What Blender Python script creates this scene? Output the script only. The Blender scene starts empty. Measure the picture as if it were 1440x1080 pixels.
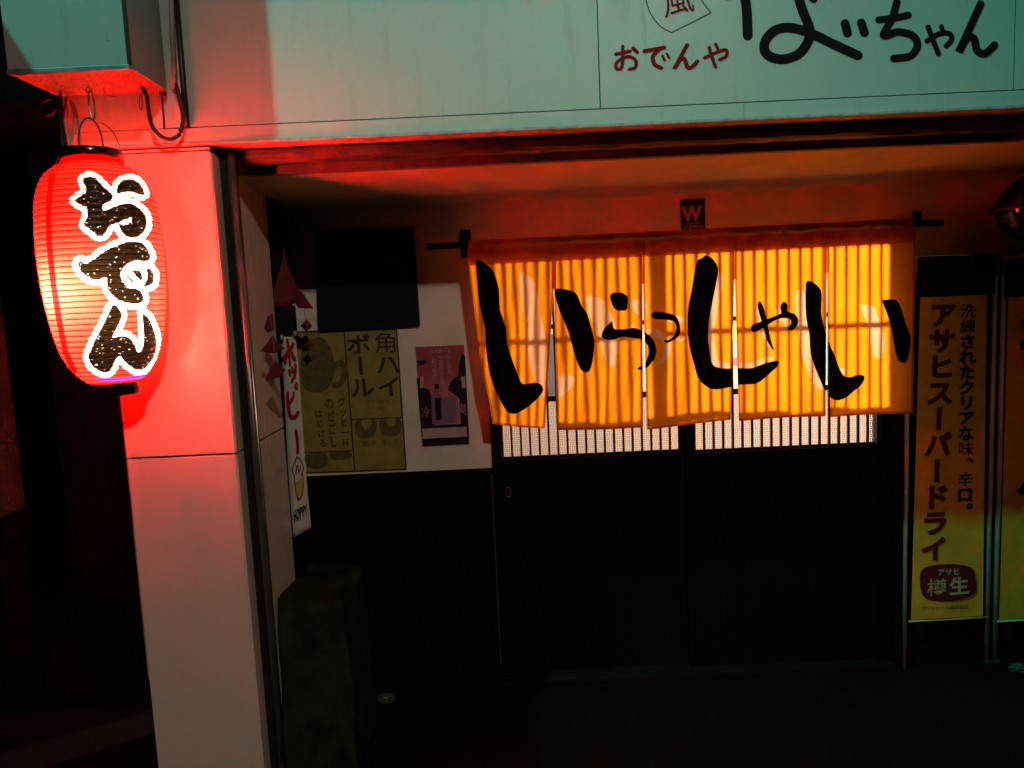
import bpy, bmesh, math, random
import numpy as np
from mathutils import Vector, Matrix, Euler
random.seed(7)
sc = bpy.context.scene
COL = sc.collection

# ------------------------------------------------------------------ camera
FPX, PITCH, ROLL, EYE = 1060.0, 6.2, 2.6, 1.6          # focal length in photo pixels (1440 wide)
CAMR = Matrix.Rotation(math.radians(90 - PITCH), 3, 'X') @ Matrix.Rotation(math.radians(-ROLL), 3, 'Z')
CAMC = Vector((0, 0, EYE))
cd = bpy.data.cameras.new('camera'); cam = bpy.data.objects.new('camera', cd); COL.objects.link(cam)
cam.matrix_world = Matrix.Translation(CAMC) @ CAMR.to_4x4()
cd.sensor_width = 36; cd.lens = FPX / 1440 * 36; cd.clip_start = 0.05; cd.clip_end = 500
sc.camera = cam

# ------------------------------------------------------------------ world, moon, exposure
w = bpy.data.worlds.new('World'); sc.world = w; w.use_nodes = True
nt = w.node_tree
sky = nt.nodes.new('ShaderNodeTexSky'); sky.sky_type = 'NISHITA'; sky.sun_disc = False
sky.sun_elevation = math.radians(-9); sky.sun_rotation = math.radians(200)
bg = nt.nodes['Background']; bg.inputs['Strength'].default_value = 0.05
nt.links.new(sky.outputs[0], bg.inputs['Color'])
sc.view_settings.view_transform = 'Standard'; sc.view_settings.look = 'None'
sc.view_settings.exposure = 0; sc.view_settings.gamma = 1; sc.view_settings.use_curve_mapping = False
sc.render.engine = 'CYCLES'
cy = sc.cycles
cy.use_denoising = True; cy.use_adaptive_sampling = True; cy.adaptive_threshold = 0.02; cy.max_bounces = 8; cy.diffuse_bounces = 3; cy.glossy_bounces = 4
cy.transmission_bounces = 8; cy.transparent_max_bounces = 16; cy.sample_clamp_indirect = 0
cy.caustics_reflective = False; cy.caustics_refractive = False

# light levels of the lamps the place has (used in their builders below)
W_LANTERN, W_ROOM, W_TEAL, W_WARM = 450.0, 800.0, 1850.0, 560.0
TEAL_POS, WARM_POS = (-4.55, -1.0, 8.5), (1.7, -4.2, 5.45)

# ------------------------------------------------------------------ helpers
def ray(px, py): return CAMR @ Vector(((px - 720) / FPX, -(py - 540) / FPX, -1))
def P(px, py, Y): d = ray(px, py); return CAMC + d * (Y / d.y)            # point of the wall plane at depth Y
def PZ(px, py, Z): d = ray(px, py); return CAMC + d * ((Z - EYE) / d.z)
def PXp(px, py, X): d = ray(px, py); return CAMC + d * (X / d.x)
_RT = np.array(CAMR.transposed())
def proj(v):
    q = (np.asarray(v) - np.array(CAMC)) @ _RT.T
    return np.stack([720 + FPX * q[:, 0] / -q[:, 2], 540 - FPX * q[:, 1] / -q[:, 2]], 1)

base = {}
def wpos(o): return base.get(o.name, Vector((0, 0, 0)))
def tag(o, label=None, cat=None, group=None, kind=None):
    if label: o['label'] = label
    if cat: o['category'] = cat
    if group: o['group'] = group
    if kind: o['kind'] = kind
    return o
def thing(name, loc, label, cat, group=None):
    o = bpy.data.objects.new(name, None); COL.objects.link(o)
    o.location = loc; o.empty_display_size = 0.1; base[o.name] = Vector(loc)
    return tag(o, label, cat, group)
def mk(name, verts, faces, mat, parent=None, smooth=False, mats=None):
    if len(verts) == 0: raise ValueError(name)
    V = np.array([tuple(v) for v in verts], dtype=float)
    if parent is not None: off = np.array(wpos(parent))
    else: off = np.array([V[:, 0].mean(), V[:, 1].mean(), V[:, 2].min()])
    me = bpy.data.meshes.new(name); me.from_pydata((V - off).tolist(), [], [tuple(f) for f in faces])
    me.update()
    o = bpy.data.objects.new(name, me); COL.objects.link(o)
    base[o.name] = Vector(off)
    if parent is not None: o.parent = parent
    else: o.location = off
    me.materials.append(mat)
    if smooth: me.polygons.foreach_set('use_smooth', [True] * len(me.polygons))
    return o
def from_bm(name, bm, mat, parent=None, smooth=False):
    bm.verts.ensure_lookup_table(); bm.verts.index_update()
    vs = [v.co.copy() for v in bm.verts]; fs = [[v.index for v in f.verts] for f in bm.faces]
    bm.free(); return mk(name, vs, fs, mat, parent, smooth)
def box(name, x0, x1, y0, y1, z0, z1, mat, parent=None, bev=0.0):
    bm = bmesh.new()
    bmesh.ops.create_cube(bm, size=1)
    for v in bm.verts:
        v.co = Vector((x0 if v.co.x < 0 else x1, y0 if v.co.y < 0 else y1, z0 if v.co.z < 0 else z1))
    if bev: bmesh.ops.bevel(bm, geom=list(bm.edges), offset=bev, segments=2, affect='EDGES', profile=0.6)
    bmesh.ops.recalc_face_normals(bm, faces=bm.faces)
    return from_bm(name, bm, mat, parent)
def smooth_pts(pts, n=6):
    pts = [Vector(p) for p in pts]
    if len(pts) < 3: return pts
    out = []
    for i in range(len(pts) - 1):
        p0 = pts[max(i - 1, 0)]; p1 = pts[i]; p2 = pts[i + 1]; p3 = pts[min(i + 2, len(pts) - 1)]
        for k in range(n):
            t = k / n
            out.append(0.5 * ((2 * p1) + (p2 - p0) * t + (2 * p0 - 5 * p1 + 4 * p2 - p3) * t * t + (3 * p1 - p0 - 3 * p2 + p3) * t ** 3))
    out.append(pts[-1]); return out
def tube(name, pts, r, mat, parent=None, seg=10, curve=True):
    pts = smooth_pts(pts) if curve else [Vector(p) for p in pts]
    vs, fs = [], []; up = Vector((0.31, 0.22, 0.93))
    for i, p in enumerate(pts):
        t = (pts[min(i + 1, len(pts) - 1)] - pts[max(i - 1, 0)]).normalized()
        a = t.cross(up).normalized() if abs(t.dot(up)) < 0.98 else t.cross(Vector((1, 0, 0))).normalized()
        b = t.cross(a)
        for k in range(seg):
            an = 2 * math.pi * k / seg; vs.append(p + (a * math.cos(an) + b * math.sin(an)) * r)
        if i:
            for k in range(seg):
                fs.append((len(vs) - 2 * seg + k, len(vs) - 2 * seg + (k + 1) % seg, len(vs) - seg + (k + 1) % seg, len(vs) - seg + k))
    fs.append(tuple(range(seg))[::-1]); fs.append(tuple(range(len(vs) - seg, len(vs))))
    return mk(name, vs, fs, mat, parent, smooth=True)
def lathe(name, c, prof, mat, parent=None, seg=48, smooth=True):
    vs, fs = [], []
    for (r, z) in prof:
        for k in range(seg):
            a = 2 * math.pi * k / seg; vs.append((c[0] + r * math.cos(a), c[1] + r * math.sin(a), z))
    for i in range(len(prof) - 1):
        for k in range(seg):
            fs.append((i * seg + k, i * seg + (k + 1) % seg, (i + 1) * seg + (k + 1) % seg, (i + 1) * seg + k))
    return mk(name, vs, fs, mat, parent, smooth)
def sdf(pts, polys, holes=()):
    """signed distance (negative inside) of 2D points to the union of polygons"""
    best = np.full(len(pts), 1e9)
    def one(poly):
        q = np.array(poly, float); n = len(q); d = np.full(len(pts), 1e18); s = np.zeros(len(pts), bool)
        for i in range(n):
            a, b = q[i], q[(i + 1) % n]; e = b - a; wv = pts - a
            t = np.clip((wv @ e) / max(e @ e, 1e-9), 0, 1); dv = wv - t[:, None] * e
            d = np.minimum(d, (dv ** 2).sum(1))
            c = ((a[1] > pts[:, 1]) != (b[1] > pts[:, 1]))
            with np.errstate(divide='ignore', invalid='ignore'):
                xi = (b[0] - a[0]) * (pts[:, 1] - a[1]) / (b[1] - a[1]) + a[0]
            s ^= c & (pts[:, 0] < xi)
        d = np.sqrt(d); return np.where(s, -d, d)
    for p in polys: best = np.minimum(best, one(p))
    for p in holes: best = np.maximum(best, -one(p))
    return best
def line_dist(pts, line):
    d = np.full(len(pts), 1e18); q = np.array(line, float)
    for a, b in zip(q[:-1], q[1:]):
        e = b - a; wv = pts - a; t = np.clip((wv @ e) / (e @ e), 0, 1)
        d = np.minimum(d, ((wv - t[:, None] * e) ** 2).sum(1))
    return np.sqrt(d)
def smooth_poly(poly, n=3):
    q = [Vector((p[0], p[1])) for p in poly]; N = len(q); out = []
    for i in range(N):
        p0, p1, p2, p3 = q[i - 1], q[i], q[(i + 1) % N], q[(i + 2) % N]
        for k in range(n):
            t = k / n
            out.append(tuple(0.5 * ((2 * p1) + (p2 - p0) * t + (2 * p0 - 5 * p1 + 4 * p2 - p3) * t * t + (3 * p1 - p0 - 3 * p2 + p3) * t ** 3)))
    return out
def attr(o, name, vals):
    a = o.data.attributes.new(name, 'FLOAT', 'POINT'); a.data.foreach_set('value', np.asarray(vals, dtype=np.float32))

# ------------------------------------------------------------------ materials
class N:
    def __init__(s, name):
        s.m = bpy.data.materials.new(name); s.m.use_nodes = True; s.t = s.m.node_tree
        s.t.nodes.clear(); s.out = s.t.nodes.new('ShaderNodeOutputMaterial')
    def n(s, typ, **kw):
        nd = s.t.nodes.new(typ)
        for k, v in kw.items():
            if k.startswith('i_'):
                key = k[2:]; key = int(key) if key.isdigit() else key.replace('_', ' ')
                s.set(nd.inputs[key], v)
            else: setattr(nd, k, v)
        return nd
    def set(s, inp, v):
        if isinstance(v, bpy.types.NodeSocket): s.t.links.new(v, inp)
        else:
            if isinstance(v, tuple) and len(v) == 3 and inp.type == 'RGBA': v = (*v, 1)
            inp.default_value = v
    def math(s, op, a, b=0.0, c=0.0):
        nd = s.t.nodes.new('ShaderNodeMath'); nd.operation = op
        s.set(nd.inputs[0], a); s.set(nd.inputs[1], b)
        if op in ('MULTIPLY_ADD', 'SMOOTH_MIN'): s.set(nd.inputs[2], c)
        return nd.outputs[0]
    def step(s, x, lo, hi):
        nd = s.n('ShaderNodeMapRange', interpolation_type='SMOOTHSTEP'); s.set(nd.inputs['Value'], x)
        nd.inputs['From Min'].default_value = lo; nd.inputs['From Max'].default_value = hi; return nd.outputs[0]
    def mix(s, f, a, b):
        nd = s.n('ShaderNodeMix', data_type='RGBA'); s.set(nd.inputs[0], f); s.set(nd.inputs[6], a); s.set(nd.inputs[7], b); return nd.outputs[2]
    def noise(s, scale, detail=5, rough=0.6, stretch=None, dist=0.0):
        tc = s.n('ShaderNodeTexCoord'); v = tc.outputs['Object']
        if stretch:
            mp = s.n('ShaderNodeMapping'); s.set(mp.inputs['Vector'], v); mp.inputs['Scale'].default_value = stretch; v = mp.outputs[0]
        nd = s.n('ShaderNodeTexNoise'); s.set(nd.inputs['Vector'], v)
        nd.inputs['Scale'].default_value = scale; nd.inputs['Detail'].default_value = detail
        nd.inputs['Roughness'].default_value = rough; nd.inputs['Distortion'].default_value = dist
        return nd.outputs['Fac']
    def at(s, name): return s.n('ShaderNodeAttribute', attribute_name=name).outputs['Fac']
    def bsdf(s, col, rough=0.6, metal=0.0, bump=None, bstr=0.2, bdist=0.002, spec=0.5, coat=0.0):
        b = s.n('ShaderNodeBsdfPrincipled'); s.set(b.inputs['Base Color'], col); s.set(b.inputs['Roughness'], rough)
        b.inputs['Metallic'].default_value = metal; b.inputs['Specular IOR Level'].default_value = spec
        b.inputs['Coat Weight'].default_value = coat
        if bump is not None:
            bp = s.n('ShaderNodeBump'); bp.inputs['Strength'].default_value = bstr; bp.inputs['Distance'].default_value = bdist
            s.set(bp.inputs['Height'], bump); s.t.links.new(bp.outputs[0], b.inputs['Normal'])
        return b.outputs[0]
    def mixs(s, f, a, b):
        nd = s.n('ShaderNodeMixShader'); s.set(nd.inputs[0], f); s.set(nd.inputs[1], a); s.set(nd.inputs[2], b); return nd.outputs[0]
    def done(s, sh): s.t.links.new(sh, s.out.inputs['Surface']); return s.m

def plain(name, col, rough=0.6, metal=0.0, var=0.25, scale=14, bstr=0.15, spec=0.5, coat=0.0, stretch=None, bdist=0.002, rvar=0.15):
    g = N(name); f = g.noise(scale, 6, 0.65, stretch); f2 = g.noise(scale * 7, 3, 0.6, stretch)
    k = g.step(f, 0.35, 0.72)
    dark = tuple(c * (1 - var) for c in col)
    c = g.mix(k, col, dark)
    r = g.math('MULTIPLY_ADD', f2, rvar, rough - rvar * 0.5)
    return g.done(g.bsdf(c, r, metal, f2, bstr, bdist, spec, coat))
def ink(name, col, rough=0.6): return plain(name, col, rough, var=0.15, scale=40, bstr=0.0, spec=0.1)

def enamel(name, col, rough, wavy=3.0):
    """glossy white enamel cladding panel with grime streaks and flecks"""
    g = N(name)
    streak = g.step(g.noise(9, 6, 0.7, (3, 3, 0.35)), 0.52, 0.8)
    fleck = g.step(g.noise(60, 3, 0.5), 0.70, 0.76)
    fine = g.noise(220, 2, 0.5)
    c = g.mix(g.math('MULTIPLY', streak, 0.45), col, tuple(x * 0.5 for x in col))
    c = g.mix(g.math('MULTIPLY', fleck, 0.5), c, (0.09, 0.07, 0.05))
    r = g.math('MULTIPLY_ADD', streak, 0.25, rough)
    return g.done(g.bsdf(c, r, 0, g.math('ADD', fine, g.math('MULTIPLY', g.noise(5, 2), wavy)), 0.05, 0.002, 0.5))

M = {}
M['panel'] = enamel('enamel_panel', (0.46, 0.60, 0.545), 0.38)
M['pillar'] = enamel('pillar_panel', (0.74, 0.67, 0.62), 0.24, 0.25)
M['groove'] = plain('groove', (0.012, 0.011, 0.01), 0.8)
M['plaster'] = plain('plaster', (0.74, 0.68, 0.62), 0.85, var=0.2, scale=5, bstr=0.35)
M['soffit'] = plain('soffit_paint', (0.80, 0.70, 0.56), 0.75, var=0.2, scale=4, bstr=0.3)
M['black_wood'] = plain('black_stained_wood', (0.0035, 0.0028, 0.0024), 0.5, var=0.5, scale=10, stretch=(6, 6, 0.5), spec=0.12)
M['slat'] = plain('dark_slat_wood', (0.014, 0.009, 0.007), 0.5, var=0.4, scale=30, stretch=(4, 4, 0.4))
M['brass'] = plain('brass_trim', (0.6, 0.42, 0.16), 0.35, 0.9)
M['rail'] = plain('rail_metal', (0.05, 0.045, 0.042), 0.34, 0.7, var=0.5, scale=20, stretch=(3, 3, 0.6))
M['bead'] = plain('rail_bead_metal', (0.16, 0.15, 0.14), 0.3, 0.5, var=0.5, scale=20, stretch=(3, 3, 0.6))
M['shutter'] = plain('shutter_bar_metal', (0.20, 0.19, 0.18), 0.36, 0.6, var=0.65, scale=18, bstr=0.6, stretch=(0.5, 3, 3), bdist=0.006)
M['lip'] = plain('fascia_lip', (0.5, 0.47, 0.43), 0.45, 0.0, var=0.4, scale=30)
M['alu'] = plain('aluminium_trim', (0.34, 0.34, 0.33), 0.4, 0.6, var=0.4, scale=20)
M['trim'] = plain('header_trim_paint', (0.20, 0.17, 0.14), 0.5, var=0.5, scale=20)
M['black'] = plain('black_board', (0.006, 0.006, 0.006), 0.75, var=0.3, spec=0.2)
M['rubber'] = plain('black_cable', (0.012, 0.011, 0.011), 0.42)
M['grey_wire'] = plain('grey_wire', (0.30, 0.27, 0.24), 0.5)
M['conduit'] = plain('grey_conduit', (0.38, 0.36, 0.33), 0.5, var=0.4, scale=30)
M['chrome'] = plain('hook_steel', (0.75, 0.75, 0.78), 0.22, 1.0)
M['sign_box'] = enamel('sign_box_panel', (0.30, 0.31, 0.28), 0.5)
M['sign_under'] = plain('sign_underside', (0.34, 0.22, 0.14), 0.7, var=0.6, scale=28, bstr=0.5, stretch=(1, 4, 1))
M['ink_black'] = ink('ink_black', (0.008, 0.008, 0.008))
M['ink_red'] = ink('ink_red', (0.30, 0.012, 0.014))
M['ink_maroon'] = ink('ink_maroon', (0.13, 0.008, 0.010))
M['ink_navy'] = ink('ink_navy', (0.018, 0.016, 0.03))
M['white_paper'] = plain('white_paper', (0.62, 0.58, 0.52), 0.7, var=0.15, scale=12)
M['yellow_paper'] = plain('yellow_poster_paper', (0.30, 0.235, 0.045), 0.6, var=0.35, scale=18)
M['olive_ink'] = ink('olive_ink', (0.055, 0.042, 0.010))
M['olive_soft'] = plain('olive_print', (0.13, 0.10, 0.022), 0.6, var=0.5, scale=45)
M['red_cloth'] = plain('red_cloth', (0.15, 0.006, 0.007), 0.85, var=0.3, scale=20)
M['asphalt'] = plain('asphalt', (0.006, 0.0045, 0.0036), 0.85, spec=0.05, var=0.5, scale=60, bstr=0.8, bdist=0.01)
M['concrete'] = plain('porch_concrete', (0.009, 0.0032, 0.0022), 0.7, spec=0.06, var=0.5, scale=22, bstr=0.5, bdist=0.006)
M['sill'] = plain('sill_wood', (0.016, 0.007, 0.005), 0.7, spec=0.05, var=0.5, scale=25, stretch=(0.4, 4, 4))
M['tarp'] = plain('weathered_tarp', (0.030, 0.030, 0.016), 0.85, spec=0.08, var=0.7, scale=9, bstr=0.5, bdist=0.006)
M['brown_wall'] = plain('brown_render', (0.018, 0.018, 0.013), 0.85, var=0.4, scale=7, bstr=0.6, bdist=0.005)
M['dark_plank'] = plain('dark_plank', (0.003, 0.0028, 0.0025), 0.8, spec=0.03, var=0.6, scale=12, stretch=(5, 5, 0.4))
M['globe'] = plain('black_lacquer', (0.008, 0.008, 0.008), 0.16, 0.0, var=0.2)
M['lantern_cap'] = plain('lantern_cap_plastic', (0.010, 0.006, 0.006), 0.22, coat=0.4)
M['room_wall'] = plain('room_wall', (0.32, 0.26, 0.21), 0.8, var=0.1, scale=6)
M['room_floor'] = plain('room_floor', (0.25, 0.16, 0.09), 0.6)
M['post_steel'] = plain('lamp_post_steel', (0.22, 0.23, 0.23), 0.5, 0.6)
M['plastic_bag'] = plain('crumpled_plastic', (0.07, 0.075, 0.075), 0.35)

def emit(name, col, s):
    g = N(name); e = g.n('ShaderNodeEmission'); e.inputs[0].default_value = (*col, 1); e.inputs[1].default_value = s
    return g.done(e.outputs[0])

def cloth_mat(name, col, transl=0.35, var=0.2, scale=12, band=None):
    g = N(name); f = g.noise(scale, 5, 0.6); weave = g.noise(420, 2, 0.5)
    c = g.mix(g.step(f, 0.35, 0.75), col, tuple(x * (1 - var) for x in col))
    d = g.bsdf(c, 0.9, 0, weave, 0.25, 0.001, 0.1)
    t = g.n('ShaderNodeBsdfTranslucent'); g.set(t.inputs[0], c)
    return g.done(g.mixs(transl, d, t.outputs[0]))

# ------------------------------------------------------------------ lettering
_gl = {}
def glyph(ch, bold):
    k = (ch, bold)
    if k in _gl: return _gl[k]
    c = bpy.data.curves.new('glyph', 'FONT'); c.body = ch; c.offset = bold; c.resolution_u = 3
    o = bpy.data.objects.new('glyph', c); COL.objects.link(o)
    me = bpy.data.meshes.new_from_object(o.evaluated_get(bpy.context.evaluated_depsgraph_get()))
    vs = [(v.co.x, v.co.y) for v in me.vertices]; fs = [tuple(p.vertices) for p in me.polygons]
    bpy.data.objects.remove(o); bpy.data.curves.remove(c); bpy.data.meshes.remove(me)
    xs = [v[0] for v in vs]; wd = 1.0 if ord(ch) > 0x2000 else max(xs) + 0.04
    _gl[k] = ([(x / wd, y + 0.12) for x, y in vs], fs); return _gl[k]
def letters(name, items, Y, mat, parent, bold=0.0, proud=0.0015):
    """items: (char, quad) with quad = tl, tr, br, bl in photo pixels of the plane at depth Y (float or function)"""
    V, F = [], []
    for ch, (tl, tr, br, bl) in items:
        vs, fs = glyph(ch, bold * (0.1 if 0x4e00 <= ord(ch) and ch not in '生口一日' else 1)); o = len(V)
        for (u, v) in vs:
            a = Vector(bl) * (1 - u) + Vector(br) * u; b = Vector(tl) * (1 - u) + Vector(tr) * u
            q = a * (1 - v) + b * v
            V.append(P(q.x, q.y, (Y(q.x, q.y) if callable(Y) else Y) - proud))
        F += [tuple(i + o for i in f) for f in fs]
    return mk(name, V, F, mat, parent)
def column(text, top, bot, wpx, squash=1.0, slope=-0.045):
    n = len(text); out = []
    t, b = Vector(top), Vector(bot); st = (b - t) / n; hx = Vector((wpx / 2, slope * wpx / 2))
    for i, ch in enumerate(text):
        a = t + st * (i + (1 - squash) / 2); c = t + st * (i + 1 - (1 - squash) / 2)
        if ch in 'ー':                     # the long mark stands upright in vertical writing
            tl, tr, br, bl = a - hx, a + hx, c + hx, c - hx
            out.append(('ー', (tr, br, bl, tl)))
        elif ch in '、。':
            hx2 = hx
            out.append((ch, (a - hx + Vector((wpx * .6, -st.y * .55)), a + hx + Vector((wpx * .6, -st.y * .55)), c + hx + Vector((wpx * .6, -st.y * .55)), c - hx + Vector((wpx * .6, -st.y * .55)))))
        else: out.append((ch, (a - hx, a + hx, c + hx, c - hx)))
    return out
def row(text, left, right, hpx, lean=0.04):
    n = len(text); out = []; l, r = Vector(left), Vector(right); st = (r - l) / n; dn = Vector((lean * hpx, hpx))
    for i, ch in enumerate(text):
        a = l + st * i; b = l + st * (i + 1); out.append((ch, (a, b, b + dn, a + dn)))
    return out
def strokes(name, lines, Y, mat, parent, proud=0.0005):
    """round-ended painted strokes: (points, width) in photo pixels on the plane at depth Y"""
    V, F = [], []; lay = 0
    for pts, wd in lines:
        sp = smooth_pts([(p[0], p[1], 0) for p in pts], 8); n = len(sp); L, R = [], []
        def put(x, y):
            V.append(P(x, y, Y - proud - lay * 3e-5)); return len(V) - 1
        prev = None
        for i, p in enumerate(sp):
            t = (sp[min(i + 1, n - 1)] - sp[max(i - 1, 0)]).normalized(); nn = Vector((-t.y, t.x, 0)) * wd / 2
            lay += 0.02
            a, b = put(p.x + nn.x, p.y + nn.y), put(p.x - nn.x, p.y - nn.y)
            if prev: F.append((prev[0], prev[1], b, a))
            prev = (a, b)
            if i in (0, n - 1):
                s = -1 if i == 0 else 1
                arc = [put(p.x + nn.x * math.cos(an) + t.x * s * wd / 2 * math.sin(an), p.y + nn.y * math.cos(an) + t.y * s * wd / 2 * math.sin(an)) for an in [math.pi * k / 8 for k in range(1, 8)]]
                F.append((a, *arc, b))
        lay += 1
    return mk(name, V, F, mat, parent)
def sheet(name, quad, Y, mat, parent=None, nu=1, nv=1, th=0.0, proud=0.0, fn=None):
    """a sheet spanned by four photo-pixel corners on a wall plane; th gives it a real thickness"""
    tl, tr, br, bl = [Vector(q) for q in quad]; V, F = [], []
    def lay(extra):
        for j in range(nv + 1):
            for i in range(nu + 1):
                u, v = i / nu, j / nv
                q = (tl * (1 - u) + tr * u) * (1 - v) + (bl * (1 - u) + br * u) * v
                V.append(P(q.x, q.y, Y) + Vector((0, (fn(u, v) if fn else 0) - proud + extra, 0)))
    lay(0); W = nu + 1
    for j in range(nv):
        for i in range(nu): F.append((j * W + i, (j + 1) * W + i, (j + 1) * W + i + 1, j * W + i + 1))
    if th:
        o = len(V); lay(th)
        for j in range(nv):
            for i in range(nu): F.append((o + j * W + i, o + j * W + i + 1, o + (j + 1) * W + i + 1, o + (j + 1) * W + i))
        rim = [i for i in range(W)] + [j * W + nu for j in range(1, nv + 1)] + [nv * W + i for i in range(nu - 1, -1, -1)] + [j * W for j in range(nv - 1, 0, -1)]
        for a, b in zip(rim, rim[1:] + rim[:1]): F.append((a, b, o + b, o + a))
    return mk(name, V, F, mat, parent, smooth=(nu * nv > 4))

# ------------------------------------------------------------------ key planes
YB, YF = 3.05, 2.25                    # back wall of the porch, front of the facade
ZC = P(1000, 272, YB).z                # soffit height
ZFB = P(1000, 167, YF).z               # lower edge of the fascia
XIN = P(331, 640, YF).x                # inner face of the pillar
XPL = P(178, 640, YF).x                # outer edge of the pillar
YPB = PXp(405, 700, XIN).y             # rear edge of the pillar
XL = P(400, 280, YB).x                 # left end of the porch back wall
XR = 3.6
ZJ = P(250, 642, YF).z                 # pillar joint height
ZW = P(560, 664, YB).z                 # top of the black wainscot
DX0, DXM0, DXM1, DX1 = P(707, 640, YB).x, P(958.5, 640, YB).x, P(977.5, 632, YB).x, P(1235, 628, YB).x
ZS0 = P(840, 645, YB).z; ZS1 = P(840, 560, YB).z; ZS2 = P(840, 457, YB).z; ZS3 = P(840, 361, YB).z

# ------------------------------------------------------------------ ground
g0 = mk('ground', [(-60, -60, -0.01), (60, -60, -0.01), (60, 60, -0.01), (-60, 60, -0.01)], [(0, 1, 2, 3)], M['asphalt']); tag(g0, kind='structure')
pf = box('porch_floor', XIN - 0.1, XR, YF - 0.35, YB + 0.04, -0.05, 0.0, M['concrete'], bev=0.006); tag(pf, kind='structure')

# ------------------------------------------------------------------ shop front
shop = thing('shop_front', (0.6, YF, 0), 'white panelled eatery front with deep porch and dark sliding doors', 'building')
zg = P(1000, 146, YF).z                # height of the long joint above the lower strip
xj1, xj2, xj3 = P(842, 80, YF).x, P(1427, 60, YF).x, P(1046, 155, YF).x
XFL = P(100, 170, YF).x - 0.02
g = 0.0016
fz1 = 3.6
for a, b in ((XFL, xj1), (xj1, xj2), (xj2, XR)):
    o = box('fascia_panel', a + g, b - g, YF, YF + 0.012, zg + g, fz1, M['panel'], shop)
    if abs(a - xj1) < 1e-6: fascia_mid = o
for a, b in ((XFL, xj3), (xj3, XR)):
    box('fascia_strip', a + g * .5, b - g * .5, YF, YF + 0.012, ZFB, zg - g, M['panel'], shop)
box('fascia_backing', XFL, XR, YF + 0.014, YF + 0.05, ZFB + 0.004, fz1, M['groove'], shop)
box('upper_storey', XFL + 0.02, XR, YF + 0.052, 5.9, 2.62, 3.6, M['plaster'], shop)
# lip and shutter slot under the fascia
box('fascia_lip', XIN - 0.30, XR, YF - 0.004, YF + 0.070, ZFB - 0.010, ZFB - 0.0005, M['lip'], shop, bev=0.002)
box('shutter_slot', XIN, XR, YF + 0.0705, YF + 0.215, ZFB + 0.02, ZFB + 0.25, M['groove'], shop)
zt0 = P(1000, 217, YF + 0.15).z; zt1 = P(1000, 208, YF + 0.15).z
bm_pts = []
def long_bar(name, prof, x0, x1, mat, n=60, jit=0.0):
    V, F = [], []; k = len(prof)
    for i in range(n + 1):
        x = x0 + (x1 - x0) * i / n
        for (y, z) in prof: V.append((x, y + random.uniform(-jit, jit), z + random.uniform(-jit, jit)))
        if i:
            o = (i - 1) * k
            for j in range(k): F.append((o + j, o + (j + 1) % k, o + k + (j + 1) % k, o + k + j))
    F.append(tuple(range(k))); F.append(tuple(range(n * k + k - 1, n * k - 1, -1)))
    return mk(name, V, F, mat, shop)
zs = P(1000, 200, YF + 0.10).z
long_bar('shutter_bottom_bar', [(YF + .082, zs + .035), (YF + .082, zs + .004), (YF + .092, zs - .004), (YF + .122, zs - .004), (YF + .132, zs + .004), (YF + .132, zs + .035)], XIN + .01, XR, M['shutter'], 90, 0.0018)
long_bar('shutter_slat_edge', [(YF + .078, zs + .058), (YF + .074, zs + .048), (YF + .082, zs + .040), (YF + .115, zs + .040), (YF + .115, zs + .058)], XIN + .01, XR, M['shutter'], 90, 0.0018)
box('header_trim', XIN + 0.05, XR, YF + 0.150, YF + 0.18, zt0, zt1 + 0.012, M['trim'], shop, bev=0.002)
box('header_board', XIN + 0.05, XR, YF + 0.1502, YF + 0.178, zt1 + 0.0125, ZFB + 0.019, M['groove'], shop)
# soffit and porch walls
ZSF = zt0 + 0.004                       # the soffit board falls slightly towards the wall
mk('soffit', [(x, y, z + t) for x in (XL - 0.2, XR) for (y, z) in ((YF + 0.182, ZSF), (YB + 0.1, ZC - 0.004)) for t in (0, 0.03)],
   [(0, 2, 3, 1), (4, 5, 7, 6), (0, 4, 6, 2), (1, 3, 7, 5), (0, 1, 5, 4), (2, 6, 7, 3)], M['soffit'], shop)
box('room_front_wall', XL - 0.2, XR, YB + 0.0905, YB + 0.1, ZC + 0.0262, 2.62, M['plaster'], shop)
box('porch_wall', XL, DX0 - 0.045, YB, YB + 0.09, ZW, ZC, M['plaster'], shop)
box('porch_wall', DX0 - 0.0449, DX1 + 0.06, YB, YB + 0.09, ZS3 + 0.05, ZC + 0.002, M['plaster'], shop)
box('porch_wall', DX1 + 0.0601, XR, YB, YB + 0.09, 0.0, ZC, M['plaster'], shop)
box('wainscot', XL, DX0 - 0.045, YB - 0.012, YB + 0.09, 0.0, ZW - 0.001, M['black_wood'], shop)
box('wainscot_cap', XL, DX0 - 0.046, YB - 0.018, YB - 0.0121, ZW - 0.012, ZW + 0.003, M['sill'], shop)
box('wainscot', DX1 + 0.062, XR, YB - 0.012, YB - 0.0005, 0.0, P(1340, 392, YB).z, M['black_wood'], shop)
box('side_wall', XL - 0.05, XL - 0.001, YPB + 0.003, YB + 0.1, 0.0, ZC, M['black_wood'], shop)
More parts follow.
